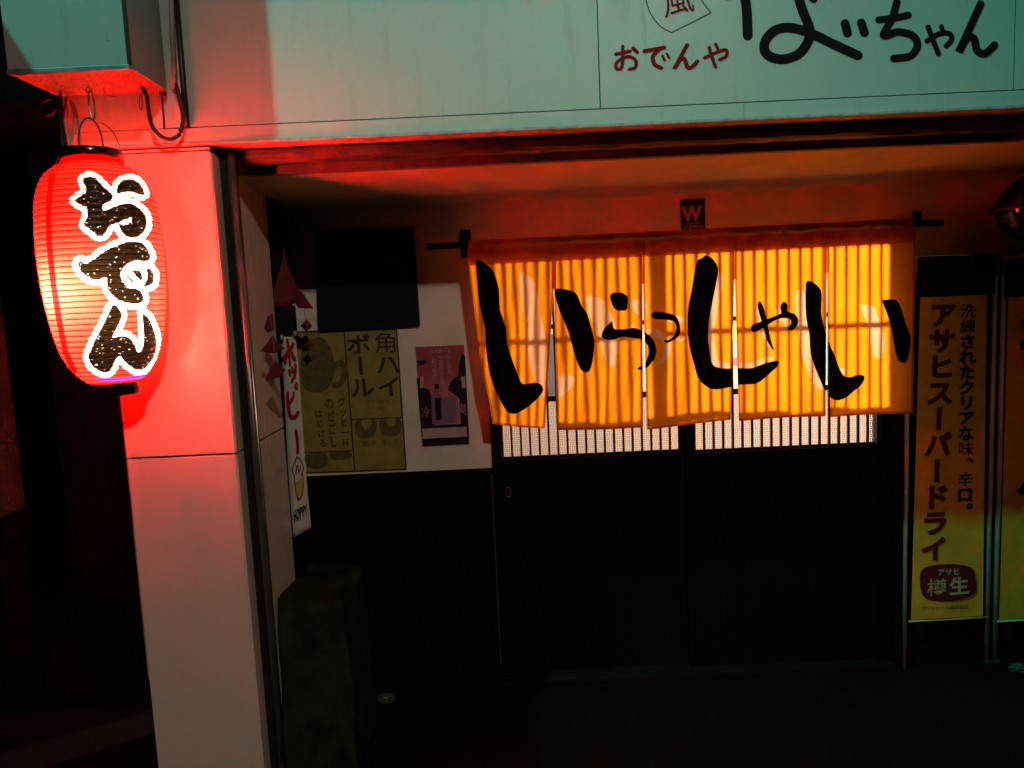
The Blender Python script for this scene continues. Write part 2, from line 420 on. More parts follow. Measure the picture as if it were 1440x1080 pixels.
# pillar clad in panels, inner side with the shutter rail
pil = box('pillar_core', XPL + 0.006, XIN - 0.006, YF + 0.014, YPB - 0.01, -0.01, ZFB - 0.014, M['groove'], shop)
zpt = P(250, 213, YF).z
for z0, z1 in ((0.0, ZJ - 0.003), (ZJ + 0.003, zpt - 0.002), (zpt + 0.002, ZFB - 0.015)):
    box('pillar_panel', XPL, XIN - 0.0005, YF, YF + 0.0135, z0, z1, M['pillar'], pil, bev=0.0012)
for z0, z1 in ((0.0, ZJ - 0.003), (ZJ + 0.003, ZFB - 0.03)):
    box('pillar_side_panel', XIN - 0.0055, XIN + 0.004, YF + 0.004, YPB, z0, z1, M['pillar'], pil, bev=0.001)
yr0 = PXp(342, 640, XIN + 0.004).y
box('shutter_rail', XIN + 0.0041, XIN + 0.030, yr0 + 0.006, yr0 + 0.020, 0.0, ZC + 0.1, M['rail'], shop, bev=0.002)
tube('shutter_rail_bead', [(XIN + 0.043, yr0 + 0.004, 0.0), (XIN + 0.043, yr0 + 0.004, ZC + 0.1)], 0.0115, M['bead'], shop, seg=14, curve=False)
box('shutter_rail', XIN + 0.0041, XIN + 0.040, yr0 + 0.046, yr0 + 0.058, 0.0, ZC + 0.1, M['rail'], shop, bev=0.002)
# painted name on the middle fascia panel
def c7(pts): return [(830 + x / 2.3607, y / 2.3607) for x, y in pts]
W7 = 1 / 2.3607
strokes('name_lettering', [(c7(p), wd * W7) for p, wd in (
    ([(455, -12), (500, -18), (545, -30)], 26), ([(500, -70), (518, 20), (523, 118)], 33),
    ([(680, -70), (700, 20), (728, 95), (722, 140), (688, 182), (630, 197), (585, 178), (580, 140), (612, 102), (665, 92), (735, 112), (810, 148), (888, 184)], 33),
    ([(715, -25), (742, -2)], 26), ([(846, 78), (854, 110)], 30), ([(900, 76), (910, 108)], 30),
    ([(958, 66), (1010, 60), (1056, 50)], 24), ([(1018, 8), (1002, 62), (974, 118), (1024, 106), (1072, 120), (1086, 152), (1062, 186), (1008, 194)], 26),
    ([(1118, 136), (1160, 112), (1192, 112), (1200, 132), (1182, 152)], 18), ([(1122, 90), (1140, 138), (1156, 178)], 18), ([(1166, 88), (1172, 110)], 16),
    ([(1296, 14), (1258, 98), (1224, 172), (1250, 128), (1274, 128), (1284, 166), (1310, 178), (1342, 150)], 26))], YF, M['ink_black'], fascia_mid)
strokes('name_lettering', [(c7(p), wd * W7) for p, wd in (
    ([(86, 180), (132, 170)], 13), ([(108, 154), (108, 200), (102, 228), (86, 226), (90, 206), (124, 188), (150, 200), (150, 224), (130, 230)], 12), ([(142, 160), (156, 174)], 13),
    ([(180, 170), (246, 158)], 14), ([(228, 166), (208, 188), (214, 214), (236, 226)], 14), ([(240, 186), (247, 200)], 9), ([(254, 178), (262, 192)], 9),
    ([(322, 150), (300, 190), (280, 228), (300, 198), (314, 198), (322, 222), (336, 224), (356, 204)], 14),
    ([(380, 192), (420, 174), (450, 166), (452, 186), (430, 198)], 12), ([(395, 158), (405, 192), (416, 222)], 12), ([(416, 146), (424, 164)], 11))], YF, M['ink_red'], fascia_mid)
strokes('emblem_outline', [(c7(p), 3.2 * W7) for p in ([(180, -20), (198, 40), (232, 86), (270, 108)], [(270, 108), (335, 76), (401, 42)], [(401, 42), (380, 16), (356, -20)])], YF, M['ink_navy'], fascia_mid)
letters('emblem_lettering', [('風', tuple(c7([(232, -44), (330, -60), (352, 38), (246, 66)])))], YF, M['ink_red'], fascia_mid, bold=0.02)

# ------------------------------------------------------------------ doors
box('door_jamb', DX0 - 0.045, DX0 - 0.004, YB - 0.01, YB + 0.09, 0.0, ZS3 + 0.05, M['black_wood'], shop)
box('door_jamb', DX1 + 0.004, DX1 + 0.060, YB - 0.01, YB + 0.09, 0.0, ZS3 + 0.05, M['black_wood'], shop)
xb = P(692, 680, YB - 0.012).x
box('jamb_edge_trim', xb - 0.0015, xb + 0.0015, YB - 0.0135, YB - 0.0101, 0.08, ZW - 0.02, M['brass'], shop)
box('door_head', DX0 - 0.0039, DX1 + 0.0039, YB + 0.002, YB + 0.088, ZS3, ZS3 + 0.049, M['black_wood'], shop)
box('door_sill', DX0 - 0.04, DX1 + 0.06, YB - 0.05, YB + 0.10, 0.0005, 0.022, M['sill'], shop, bev=0.003)

gp = N('door_glass'); lw = gp.n('ShaderNodeLayerWeight'); lw.inputs[0].default_value = 0.25
tr_ = gp.n('ShaderNodeBsdfTransparent'); tr_.inputs[0].default_value = (0.93, 0.95, 0.94, 1)
gl_ = gp.n('ShaderNodeBsdfGlossy'); gl_.inputs['Roughness'].default_value = 0.03
M['glass'] = gp.done(gp.mixs(gp.math('MULTIPLY', lw.outputs['Fresnel'], 0.6), tr_.outputs[0], gl_.outputs[0]))
# frosted film with a woven pattern of clear dashes
f = N('frosted_film'); tc = f.n('ShaderNodeTexCoord'); sp = f.n('ShaderNodeSeparateXYZ'); f.set(sp.inputs[0], tc.outputs['Object'])
CELL = 0.0165
ux = f.math('DIVIDE', sp.outputs[0], CELL); uz = f.math('DIVIDE', sp.outputs[2], CELL)
par = f.math('MODULO', f.math('ADD', f.math('FLOOR', ux), f.math('FLOOR', uz)), 2.0); par = f.math('ABSOLUTE', par)
fx, fz = f.math('FRACT', ux), f.math('FRACT', uz)
def dash(a, b):
    lineA = f.math('LESS_THAN', f.math('ABSOLUTE', f.math('SUBTRACT', f.math('FRACT', f.math('MULTIPLY', a, 2.0)), 0.5)), 0.19)
    ends = f.math('LESS_THAN', f.math('ABSOLUTE', f.math('SUBTRACT', b, 0.5)), 0.42)
    return f.math('MULTIPLY', lineA, ends)
dsh = f.math('ADD', f.math('MULTIPLY', par, dash(fx, fz)), f.math('MULTIPLY', f.math('SUBTRACT', 1.0, par), dash(fz, fx)))
tl_ = f.n('ShaderNodeBsdfTranslucent'); tl_.inputs[0].default_value = (0.26, 0.25, 0.24, 1)
df_ = f.n('ShaderNodeBsdfDiffuse'); df_.inputs[0].default_value = (0.4, 0.35, 0.3, 1)
tp_ = f.n('ShaderNodeBsdfTransparent'); tp_.inputs[0].default_value = (0.55, 0.38, 0.28, 1)
M['film'] = f.done(f.mixs(dsh, f.mixs(0.25, tl_.outputs[0], df_.outputs[0]), tp_.outputs[0]))

def door(x0, x1, y, n, label, el=.03, er=.03):
    """one sliding leaf: slatted window above, plain black board below; its parts are its children"""
    sh = box('sliding_door', x0 - el, x1 + er, y, y + 0.028, 0.0225, ZS0, M['black_wood'], shop, bev=0.001)
    sh['label'] = label
    xm = (DXM0 + DXM1) / 2; xl, xr = (x0 - 0.002, xm) if er > .03 else (xm, x1 + 0.002)
    if er > .03:
        box('stile', x0 - el, x0 - 0.002, y + 0.001, y + 0.028, ZS0 + 0.0002, ZS3 - 0.001, M['black_wood'], sh)
        box('stile', x1 + 0.002, x1 + er, y + 0.001, y + 0.028, ZS0 + 0.0002, ZS1 + 0.012, M['black_wood'], sh)
        box('slender_stile', xm - 0.005, xm + 0.004, y + 0.001, y + 0.028, ZS1 + 0.0122, ZS3 - 0.001, M['black_wood'], sh); xr = xm - 0.0052
    else:
        box('stile', x1 + 0.002, x1 + er, y + 0.001, y + 0.028, ZS0 + 0.0002, ZS3 - 0.001, M['black_wood'], sh)
        box('stile', x0 - el, x0 - 0.002, y + 0.001, y + 0.028, ZS0 + 0.0002, ZS1 + 0.012, M['black_wood'], sh)
        box('slender_stile', xm - 0.004, xm + 0.005, y + 0.001, y + 0.028, ZS1 + 0.0122, ZS3 - 0.001, M['black_wood'], sh); xl = xm + 0.0052
    box('rail', x0 - 0.0019, x1 + 0.0019, y + 0.006, y + 0.024, ZS1 - 0.012, ZS1 + 0.012, M['slat'], sh)
    box('rail', xl, xr, y + 0.010, y + 0.022, ZS2 - 0.009, ZS2 + 0.009, M['slat'], sh)
    box('film_bead', x0 - 0.0019, x1 + 0.0019, y + 0.0180, y + 0.030, ZS0 + 0.0003, ZS0 + 0.012, M['sill'], sh)
    ref = None
    for i in range(n + 1):
        x = x0 + (x1 - x0) * i / n
        if ref is None:
            ref = box('slat', x - 0.0042, x + 0.0042, y - 0.006, y + 0.0055, ZS0 + 0.0003, ZS3 - 0.002, M['slat'], sh); rx = x
        else:
            c = ref.copy(); COL.objects.link(c); c.parent = sh; c.location.x = x - rx
    box('glass_pane', xl, xr, y + 0.0245, y + 0.0265, ZS1 + 0.0125, ZS3 - 0.002, M['glass'], sh)
    mk('patterned_film', [(x0 - .0019, y + .0255, ZS0 + .0125), (x1 + .0019, y + .0255, ZS0 + .0125), (x1 + .0019, y + .0255, ZS1 - .0125), (x0 - .0019, y + .0255, ZS1 - .0125)], [(0, 1, 2, 3)], M['film'], sh)
    return sh
dl = door(DX0, DXM0, YB + 0.040, 19, 'left sliding door leaf with vertical slats over patterned glass', er=.034)
dr = door(DXM1, DX1, YB + 0.010, 19, 'right sliding door leaf with vertical slats over patterned glass', el=.034)
hp = P(715, 692, YB + 0.042)
o = lathe('finger_pull', (0, 0), [(0.0001, 0), (0.012, 0), (0.013, 0.002), (0.016, 0.003), (0.017, 0.0)], M['brass'], dl, 24)
o.data.transform(Matrix.Translation(Vector((hp.x, YB + 0.0415, hp.z)) - base[dl.name]) @ Matrix.Diagonal((0.7, 1, 1.4, 1)) @ Matrix.Rotation(math.radians(90), 4, 'X') @ Matrix.Translation(base[dl.name]))

# ------------------------------------------------------------------ lit room behind the doors
RY = 6.3
box('room_back_wall', -1.6, XR - 0.05, RY, RY + 0.05, 0, 2.6, M['room_wall'], shop)
box('room_side_wall', -1.65, -1.601, YB + 0.101, RY - 0.001, 0, 2.6, M['room_wall'], shop)
box('room_side_wall', XR - 0.1, XR - 0.06, YB + 0.101, RY - 0.001, 0, 2.6, M['room_wall'], shop)
box('room_ceiling', -1.6, XR - 0.1, YB + 0.101, RY - 0.001, 2.55, 2.6, M['room_wall'], shop)
box('room_floor', -1.6, XR - 0.1, YB + 0.101, RY - 0.001, -0.005, 0.01, M['room_floor'], shop)
for (px, py0, py1, wd, c) in ((1034, 452, 476, .3, (0.45, 0.5, 0.10)), (1034, 503, 514, .25, (0.5, 0.06, 0.08)), (904, 470, 500, .3, (0.6, 0.42, 0.36)), (1163, 486, 530, .3, (0.16, 0.34, 0.62)), (775, 470, 560, .5, (0.05, 0.05, 0.06))):
    p0, p1 = P(px, py1, RY), P(px, py0, RY)
    box('menu_sheet', p0.x - wd / 2, p0.x + wd / 2, RY - 0.004, RY - 0.001, p0.z, p1.z, plain('menu_sheet_print', c, 0.7), shop)
lp = P(1110, 352, 5.08)
rl = thing('room_lamp', (lp.x, lp.y, lp.z), 'warm round bulb hanging in the room behind the curtain', 'lamp')
lathe('bulb', (lp.x, lp.y), [(0.001, lp.z - .045), (0.028, lp.z - .036), (0.045, lp.z), (0.036, lp.z + .03), (0.016, lp.z + .055)], emit('room_bulb_glow', (1.0, 0.80, 0.60), 60), rl, 24)
tube('cord', [(lp.x, lp.y, lp.z + .055), (lp.x, lp.y, 2.55)], 0.006, M['rubber'], rl, curve=False)
ld = bpy.data.lights.new('room_light', 'POINT'); ld.energy = W_ROOM; ld.color = (1.0, 0.78, 0.60); ld.shadow_soft_size = 0.065
lo = bpy.data.objects.new('room_light', ld); COL.objects.link(lo); lo.parent = rl; lo.location = (0, -0.10, 0)

# ------------------------------------------------------------------ noren
YN = 2.87
I1a = [(670,367),(676,366),(680,368),(693.5,381),(699,395.5),(702,410),(703,433),(707,447.5),(712,465),(713,482),(720,504.6),(727.5,525),(734,539),(744,539.6),(750,538),(760,540),(764,547),(761,554.6),(748,568),(731.7,579),(723,582),(716,580.6),(710,575),(702.5,561),(694,542),(689,527.5),(685,504.6),(682.7,481.7),(681.7,461),(677,440),(673,420),(671.7,402),(669.6,379)]
I1b = [(779,409),(783,406),(794.6,406.5),(805,409.6),(812,415),(818.5,431),(825.4,440),(830.6,456.7),(835.8,479.6),(834.8,498),(831.7,515),(828.5,522),(823,524),(818,521),(814,515),(806.7,494),(798,463),(788,441),(782,421)]
RAd = [(857.5,417.5),(860,412.5),(866.7,411),(876,412),(882.5,417.5),(883,425),(881.7,435),(876.7,437),(868,436.7),(863,432.5),(860,426.7)]
RAb = [(861,451.7),(862,458),(865,463),(880,462.5),(891.7,461),(903,465),(913,471.7),(920,480),(923,491.7),(921.7,501.7),(917,509),(909,518),(897,520),(897,517),(906.7,511),(911,500),(911.7,496.7),(911,486.7),(903,477.5),(888,475),(875,473.7),(865,476.7),(856.7,478),(848,476),(846,470),(850,461.7),(856.7,455)]
TSU = [(915,444),(920,438.7),(933,439),(945,441.7),(953,448),(956.7,460),(956,470),(950,476.7),(938,482.5),(933,478.7),(940,478),(948,471.7),(951,461.7),(948,452.5),(936.7,449.7),(921.7,449)]
SHI = [(979,370),(986.7,363),(993,359),(1001,363),(1007.5,371),(1010,381.7),(1006.7,401.7),(1001.7,426.7),(997.5,450),(996,471.7),(997.5,490),(999,500),(1002.5,512.5),(1012.5,517.5),(1030,518),(1040,517.5),(1057.5,517.5),(1075,511),(1092.5,507),(1095.5,510),(1092.5,516),(1080,527.5),(1064,539.5),(1040,541),(1020,546),(1002.5,547.5),(990,541),(981,530),(976,512.5),(970,490),(967,463),(967.5,433),(973,405)]
YAa = [(1068,423),(1073,429.6),(1077.5,446),(1081,464),(1085.6,483),(1089,492.5),(1085,490),(1078.6,478),(1074,462),(1069,446),(1065.4,432),(1066,426)]
YAb = [(1055.5,462),(1059,456),(1071.7,451.6),(1085.6,445.8),(1098,440.7),(1097,432),(1100.6,425),(1105,425),(1108,430.7),(1107.6,438),(1117,441),(1122.6,449),(1121.5,457),(1115.7,464),(1108.7,464),(1107.6,461.5),(1112,456),(1112,450),(1106.4,447.6),(1094.8,448.5),(1079.8,457),(1064.7,466),(1057.8,466.6)]
I2a = [(1133,399.5),(1136.5,395),(1142,396),(1152.7,405),(1155.7,415.7),(1155,441),(1159.7,462),(1166.6,483),(1173.6,499),(1180.5,517.5),(1187,528.7),(1196.7,530),(1206,527),(1214,528),(1216,533),(1210.6,542),(1201,550),(1189.8,559),(1179,563),(1171,561.5),(1164,554.6),(1156,540.7),(1148,522),(1140,496.7),(1138,469),(1134,450),(1132.6,427)]
I2b = [(1240.7,423.8),(1244,421.5),(1254.6,421),(1262.7,423.8),(1268.5,436.5),(1274,456),(1280,471),(1280.8,483),(1277.7,501),(1274,509.4),(1269.6,510.6),(1263.8,507),(1259,494.4),(1254.6,469),(1248.8,445.8)]
INK = [smooth_poly(p) for p in (I1a, I1b, RAd, RAb, TSU, SHI, YAa, YAb, I2a, I2b)]
GHOST = [[(1050 + .84 * (x - 1050), 470 + .84 * (y - 470)) for x, y in p] for p in INK]  # shrunken ghost image of the letters, a light effect painted into the cloth

n_ = N('noren_cloth')
wv = n_.noise(500, 2, 0.5); mot = n_.noise(7, 5, 0.6)
col = n_.mix(n_.step(mot, 0.3, 0.75), (0.90, 0.250, 0.006), (0.79, 0.208, 0.005))
col = n_.mix(n_.step(n_.at('pale'), 0.7, -0.7), col, (0.72, 0.33, 0.17))  # ghost light image mixed into the cloth colour
hem = n_.step(n_.at('hem'), 3.6, 2.6)
tcol = n_.mix(hem, col, (0.40, 0.085, 0.004))
tcol = n_.mix(n_.at('double'), tcol, (0.62, 0.17, 0.006))
ik = n_.step(n_.at('ink'), 0.5, -0.5)
ncol = n_.mix(ik, col, (0.004, 0.004, 0.004)); tcol = n_.mix(ik, tcol, (0.0008, 0.0006, 0.0005))
dif = n_.bsdf(ncol, 0.9, 0, wv, 0.3, 0.001, 0.05); trn = n_.n('ShaderNodeBsdfTranslucent'); n_.set(trn.inputs[0], tcol)
M['noren'] = n_.done(n_.mixs(0.82, dif, trn.outputs[0]))

noren = thing('noren_curtain', tuple(P(970, 600, YN)), 'orange split shop curtain with bold black brush letters hanging before the doors', 'curtain')
def lerp_edge(e, y):
    for (x0, y0), (x1, y1) in zip(e[:-1], e[1:]):
        if y <= y1 or (x1, y1) == e[-1]: return x0 + (x1 - x0) * (y - y0) / (y1 - y0)
def top_y(x): return 338.5 + (x - 655) * (306 - 338.5) / (1287 - 655)
BAND = 35
def ndepth(x, y, seed, fold):
    t = max(0, (y - top_y(x)) / 260)
    return (0.009 * t * math.sin(x * 0.055 + seed) + 0.02 * t * math.sin(x * 0.021 + seed * 2.3) * fold + 0.006 * math.sin(x * 0.13 + y * 0.03 + seed) * t
            - 0.03 * t * t * fold + 0.0016 * math.sin(x * .31 + y * .05) + 0.003 * math.sin(x * .09 + 1.1 * math.sin(y * .02 + seed)))
def noren_piece(name, xl, xr, y0f, y1f, seed, fold, nu, nv, double=0.0, yoff=0.0, hemmed=True):
    V, PX_, H = [], [], []; F = []
    for j in range(nv + 1):
        v = j / nv
        for i in range(nu + 1):
            u = i / nu
            ya, yb_ = y0f(u), y1f(u); y = ya + (yb_ - ya) * v
            x = xl(y) + (xr(y) - xl(y)) * u
            V.append(P(x, y, YN + yoff + ndepth(x, y, seed, fold))); PX_.append((x, y))
            H.append(min(x - xl(y), xr(y) - x, yb_ - y) if hemmed else 99)
    W = nu + 1
    for j in range(nv):
        for i in range(nu): F.append((j * W + i, (j + 1) * W + i, (j + 1) * W + i + 1, j * W + i + 1))
    o = mk(name, V, F, M['noren'], noren, smooth=True); q = np.array(PX_)
    attr(o, 'ink', sdf(q, INK)); attr(o, 'pale', sdf(q, GHOST)); attr(o, 'hem', H); attr(o, 'double', np.full(len(V), double))
    return o
SLIT = [(779, 403), (903.8, 396), (1033, 390), (1163, 381)]
BOT = [(766, 783), (904.2, 909.8), (1027.5, 1039), (1161, 1167.5)]
leftE = [(656, 337), (659, 370), (662, 400), (668, 445), (673, 490), (680, 530), (688, 565), (693, 600)]
rightE = [(1287, 304), (1286.5, 400), (1285, 500), (1284, 585)]
def edge_l(k):
    if k == 0: return lambda y: lerp_edge(leftE, y)
    s, b = SLIT[k - 1], BOT[k - 1][1]
    return lambda y: s[0] + 0.25 + (max(0, y - s[1]) / 200) * (b - s[0] - .25)
def edge_r(k):
    if k == 4: return lambda y: lerp_edge(rightE, y)
    s, b = SLIT[k], BOT[k][0]
    return lambda y: s[0] - 0.25 + (max(0, y - s[1]) / 200) * (b - s[0] + .25)
bots = [((694, 596), (766, 602)), ((783, 603.5), (904.6, 602.5)), ((909.8, 603), (1027.5, 592)), ((1039, 592), (1161, 586)), ((1167.5, 588), (1284, 580))]
for k in range(5):
    L, R_ = edge_l(k), edge_r(k); (bx0, by0), (bx1, by1) = bots[k]
    xt0, xt1 = L(360), R_(360)
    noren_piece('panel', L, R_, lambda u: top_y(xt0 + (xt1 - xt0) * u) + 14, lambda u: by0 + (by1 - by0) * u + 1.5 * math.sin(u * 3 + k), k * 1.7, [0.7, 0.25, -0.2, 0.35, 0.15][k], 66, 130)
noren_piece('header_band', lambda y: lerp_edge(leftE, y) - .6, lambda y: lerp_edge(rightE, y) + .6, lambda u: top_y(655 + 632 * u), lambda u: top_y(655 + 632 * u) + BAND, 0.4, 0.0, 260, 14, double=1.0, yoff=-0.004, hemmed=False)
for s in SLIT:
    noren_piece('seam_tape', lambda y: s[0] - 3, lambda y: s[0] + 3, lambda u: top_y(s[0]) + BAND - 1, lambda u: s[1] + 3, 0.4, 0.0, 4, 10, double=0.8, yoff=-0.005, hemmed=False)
tube('pole', [P(599, 347, YN + .014), P(1325, 313, YN + .014)], 0.0125, M['black_wood'], noren, seg=16, curve=False)
for px, py in ((652, 338), (1286, 306)):
    c = P(px, py, YN + .012)
    box('bracket_plate', c.x - .022, c.x + .022, YB - 0.012, YB - 0.0005, c.z - .055, c.z + (.055 if px < 900 else -.012), M['black_wood'], noren, bev=.002)
    box('bracket_arm', c.x - .016, c.x + .016, YN - 0.012, YB - 0.0125, c.z - .034, c.z - .013, M['black_wood'], noren, bev=.002)
    box('bracket_peg', c.x - .016, c.x + .016, YN - 0.012, YN - 0.003, c.z - .0129, c.z + .022, M['black_wood'], noren, bev=.002)

# ------------------------------------------------------------------ lantern and what it hangs from
zbx = P(231, 134, YF).z
ybf = PZ(182, 97, zbx).y
xbr = P(182, 97, ybf).x; xbl = P(9, 103, ybf).x
sb = thing('projecting_sign_box', ((xbl + xbr) / 2, (ybf + YF) / 2, zbx), 'dull green unlit sign box jutting out at upper left above the lantern', 'sign')
box('face_panel', xbl + .004, xbr - .004, ybf, ybf + 0.008, zbx + 0.012, 3.4, M['sign_box'], sb, bev=.001)
box('bottom_trim', xbl, xbr, ybf - 0.001, ybf + 0.014, zbx, zbx + 0.0115, M['alu'], sb, bev=.001)
box('case', xbl, xbr, ybf + 0.0145, YF - 0.03, zbx + 0.004, 3.4, M['sign_box'], sb)
box('corner_trim', xbr - 0.0035, xbr + .002, ybf - .001, ybf + 0.0140, zbx + .012, 3.4, M['rubber'], sb)
box('wall_bracket', xbl + .05, xbr - .02, YF - 0.0295, YF - 0.001, zbx + .02, 3.4, M['alu'], sb)
V, F = [], []; nr = 44
for i in range(nr + 1):
    x = xbl + .004 + (xbr - xbl - .008) * i / nr; z = zbx + 0.0035 - (0.004 if i % 2 else 0.0)
    V += [(x, ybf + .0146, z), (x, YF - .031, z)]
    if i: F.append((2 * i - 2, 2 * i, 2 * i + 1, 2 * i - 1))
mk('ribbed_underside', V, F, M['sign_under'], sb)

YL = 2.115
lc = P(146, 380, YL); LX, LY = lc.x, lc.y
def lz(y): return PZ_at(y)
prof_px = [(231, 41), (234, 50), (239, 59), (248, 70), (262, 79), (280, 85.5), (300, 89), (325, 91), (350, 92), (375, 92), (400, 91), (425, 88.5), (450, 85), (475, 80), (495, 74), (512, 65), (524, 55), (533, 45), (540, 34)]
S = YL / FPX * 0.855
def zpx(y): return P(146 + (y - 380) * 0.09, y, YL).z
pr = [(r * S, zpx(y)) for y, r in prof_px]
lan = thing('paper_lantern', (LX, LY, pr[-1][1]), 'glowing red lantern with black brush letters outlined in white beside pillar', 'lantern')
def prof_r(z):
    for (r0, z0), (r1, z1) in zip(pr[:-1], pr[1:]):
        if z <= z0 and z >= z1: return r0 + (r1 - r0) * (z0 - z) / (z0 - z1)
    return pr[0][0] if z > pr[0][1] else pr[-1][0]
zt, zb = pr[0][1], pr[-1][1]
RINGS, SUB, SEG = 44, 5, 220
rows = []
# arc-length spacing so that shoulder and foot get rings too
zs_ = np.linspace(zt, zb, 4000); rs_ = np.array([prof_r(z) for z in zs_])
ker = np.ones(160) / 160; rs_s = np.convolve(np.pad(rs_, 80, mode='edge'), ker, 'same')[80:-80][:4000]
rs_s[:90] = np.linspace(40 * S, rs_s[90], 90); rs_s[-60:] = np.linspace(rs_s[-60], 34 * S, 60)
al = np.concatenate([[0], np.cumsum(np.hypot(np.diff(zs_), np.diff(rs_s)))])
V, F = [], []; ribs = []
NR = RINGS * SUB
for i in range(NR + 1):
    s = al[-1] * i / NR; k = int(np.searchsorted(al, s)); k = min(k, 3999); z = zs_[k]; r = rs_s[k]
    ph = (i % SUB) / SUB
    if i % SUB == 0: ribs.append((r, z))
    rr = r - 0.0016 * (4 * ph * (1 - ph))
    for a in range(SEG):
        an = 2 * math.pi * a / SEG; V.append((LX + rr * math.cos(an), LY + rr * math.sin(an), z))
    if i:
        o = (i - 1) * SEG
        for a in range(SEG): F.append((o + a, o + (a + 1) % SEG, o + SEG + (a + 1) % SEG, o + SEG + a))
q = proj(np.array(V)); front = np.array([v[1] < LY + 0.02 for v in V])
def c2(p): return [(30 + x / 6, 180 + y / 6) for x, y in p]
O_b = c2([(515,440),(545,415),(590,408),(640,435),(680,480),(730,525),(765,555),(772,590),(745,620),(690,650),(690,690),(720,690),(790,660),(870,635),(940,640),(1000,680),(1045,730),(1060,790),(1045,860),(1000,910),(930,930),(870,905),(830,850),(812,802),(745,830),(715,880),(690,905),(650,912),(610,890),(570,850),(535,830),(530,795),(555,750),(552,690),(545,665),(500,650),(450,620),(470,590),(530,555),(545,510),(530,475)])
O_h = c2([(825,800),(870,775),(935,752),(928,782),(895,812),(855,822)])
O_d = c2([(805,545),(810,490),(845,450),(900,430),(950,435),(1000,470),(1035,530),(1035,565),(1000,565),(950,545),(900,540),(850,545),(815,562)])
DE = [(136.7,360),(146.7,353),(163,345),(180,340),(191.7,339),(200,341.7),(206.7,348),(210.8,356.7),(212,360),(210,366),(203,368),(191,367),(178.7,372),(170.6,382.4),(170.6,390.6),(175.7,398.7),(181.8,404.8),(191,405.8),(199,410),(202,419),(200,425),(189,427.6),(172.6,425),(160.4,418),(152,408),(149.8,396.7),(149,389.5),(140,393.6),(127.8,392.6),(115.6,384.4),(109.4,375),(110.5,368),(114.5,366.5),(119.6,370),(131.9,364)]
DK1 = [(185,380.4),(189,378.7),(197,381.4),(200.7,388.5),(199,395.6),(193,390.6)]
DK2 = [(205.6,379),(210,377),(215.4,382.4),(217,390.6),(214.4,399.7),(207,402.8),(201,403),(206,392.6),(207,384.4)]
NN = [(158,429),(164.5,430),(170.6,439.5),(171,447.6),(166.5,457.8),(160.4,470),(158.7,475),(170.6,472),(180.7,474),(189,483),(194,494.5),(200,490.4),(202,474),(201,457.8),(200,441.5),(203,441.5),(211,449.6),(217.4,466),(220.5,482),(218.4,498.5),(211,510.7),(201,520),(191,520),(180.7,513.8),(172.6,505.7),(168.5,501.6),(162.4,506.7),(158.3,517),(152,523.6),(142,523),(131.9,517),(126.8,510.7),(123.7,500.6),(127.8,491.4),(131.9,480),(144,457.8),(152,441.5)]
sd = np.full(len(V), 99.0)
sd[front] = sdf(q[front], [smooth_poly(p) for p in (O_b, O_d, DE, DK1, DK2, NN)], [O_h])
seam = np.full(len(V), 99.0); seam[front] = line_dist(q[front], [(73, 246), (68, 290), (69, 340), (75, 400), (83, 450), (92, 495), (104, 522)])
blue = np.full(len(V), 99.0); blue[front] = line_dist(q[front], [(138, 533), (158, 534), (180, 532), (208, 527)])
lm = N('lantern_paper')
red = lm.mix(lm.step(lm.noise(9, 4), 0.3, 0.7), (0.90, 0.0017, 0.0010), (0.84, 0.0012, 0.0008))
pin = lm.step(lm.noise(165, 2, 0.5), 0.675, 0.715)
bk = lm.math('MULTIPLY', lm.step(lm.at('ink'), 0.5, -0.5), lm.math('SUBTRACT', 1.0, lm.math('MULTIPLY', pin, 0.35))); wob = lm.math('MULTIPLY_ADD', lm.noise(70, 3, 0.6), 5.0, -2.5)
wt = lm.step(lm.math('ADD', lm.at('ink'), wob), 7.4, 6.3)
t = lm.mix(lm.step(lm.at('seam'), 4.6, 3.6), red, (0.30, 0.0001, 0.0001))
t = lm.mix(wt, t, (0.13, 0.122, 0.112)); t = lm.mix(lm.step(lm.at('blue'), 2.3, 1.4), t, (0.0003, 0.0012, 0.05)); t = lm.mix(bk, t, (0.0003, 0.00015, 0.00005))
d_ = lm.mix(wt, (0.62, 0.02, 0.016), (0.8, 0.78, 0.74)); d_ = lm.mix(bk, d_, (0.012, 0.007, 0.004))
pb = lm.bsdf(d_, 0.28, 0, lm.noise(120, 3), 0.15, 0.001, 0.4)
tt = lm.n('ShaderNodeBsdfTranslucent'); lm.set(tt.inputs[0], t)
M['lantern'] = lm.done(lm.mixs(0.72, pb, tt.outputs[0]))
o = mk('shade', V, F, M['lantern'], lan, smooth=True)
attr(o, 'ink', sd); attr(o, 'seam', seam); attr(o, 'blue', blue)
V, F = [], []
for (r, z) in ribs:
    b = len(V); ns = 96
    for a in range(ns):
        an = 2 * math.pi * a / ns
        for (dr_, dz) in ((0.0016, 0), (0, 0.0014), (-0.0014, 0), (0, -0.0014)):
            V.append((LX + (r + dr_) * math.cos(an), LY + (r + dr_) * math.sin(an), z + dz))
    for a in range(ns):
        for k in range(4): F.append((b + a * 4 + k, b + a * 4 + (k + 1) % 4, b + ((a + 1) % ns) * 4 + (k + 1) % 4, b + ((a + 1) % ns) * 4 + k))
mk('rib_wires', V, F, plain('rib_wire', (0.09, 0.006, 0.005), 0.5), lan, smooth=True)
rc = 43 * S
lathe('top_cap', (LX, LY), [(rc * .96, zt + .006), (rc * 1.06, zt - .003), (rc * 1.06, zt + .030), (rc * 1.02, zt + .036), (rc * .93, zt + .036), (rc * .92, zt + .006)], M['lantern_cap'], lan, 64)
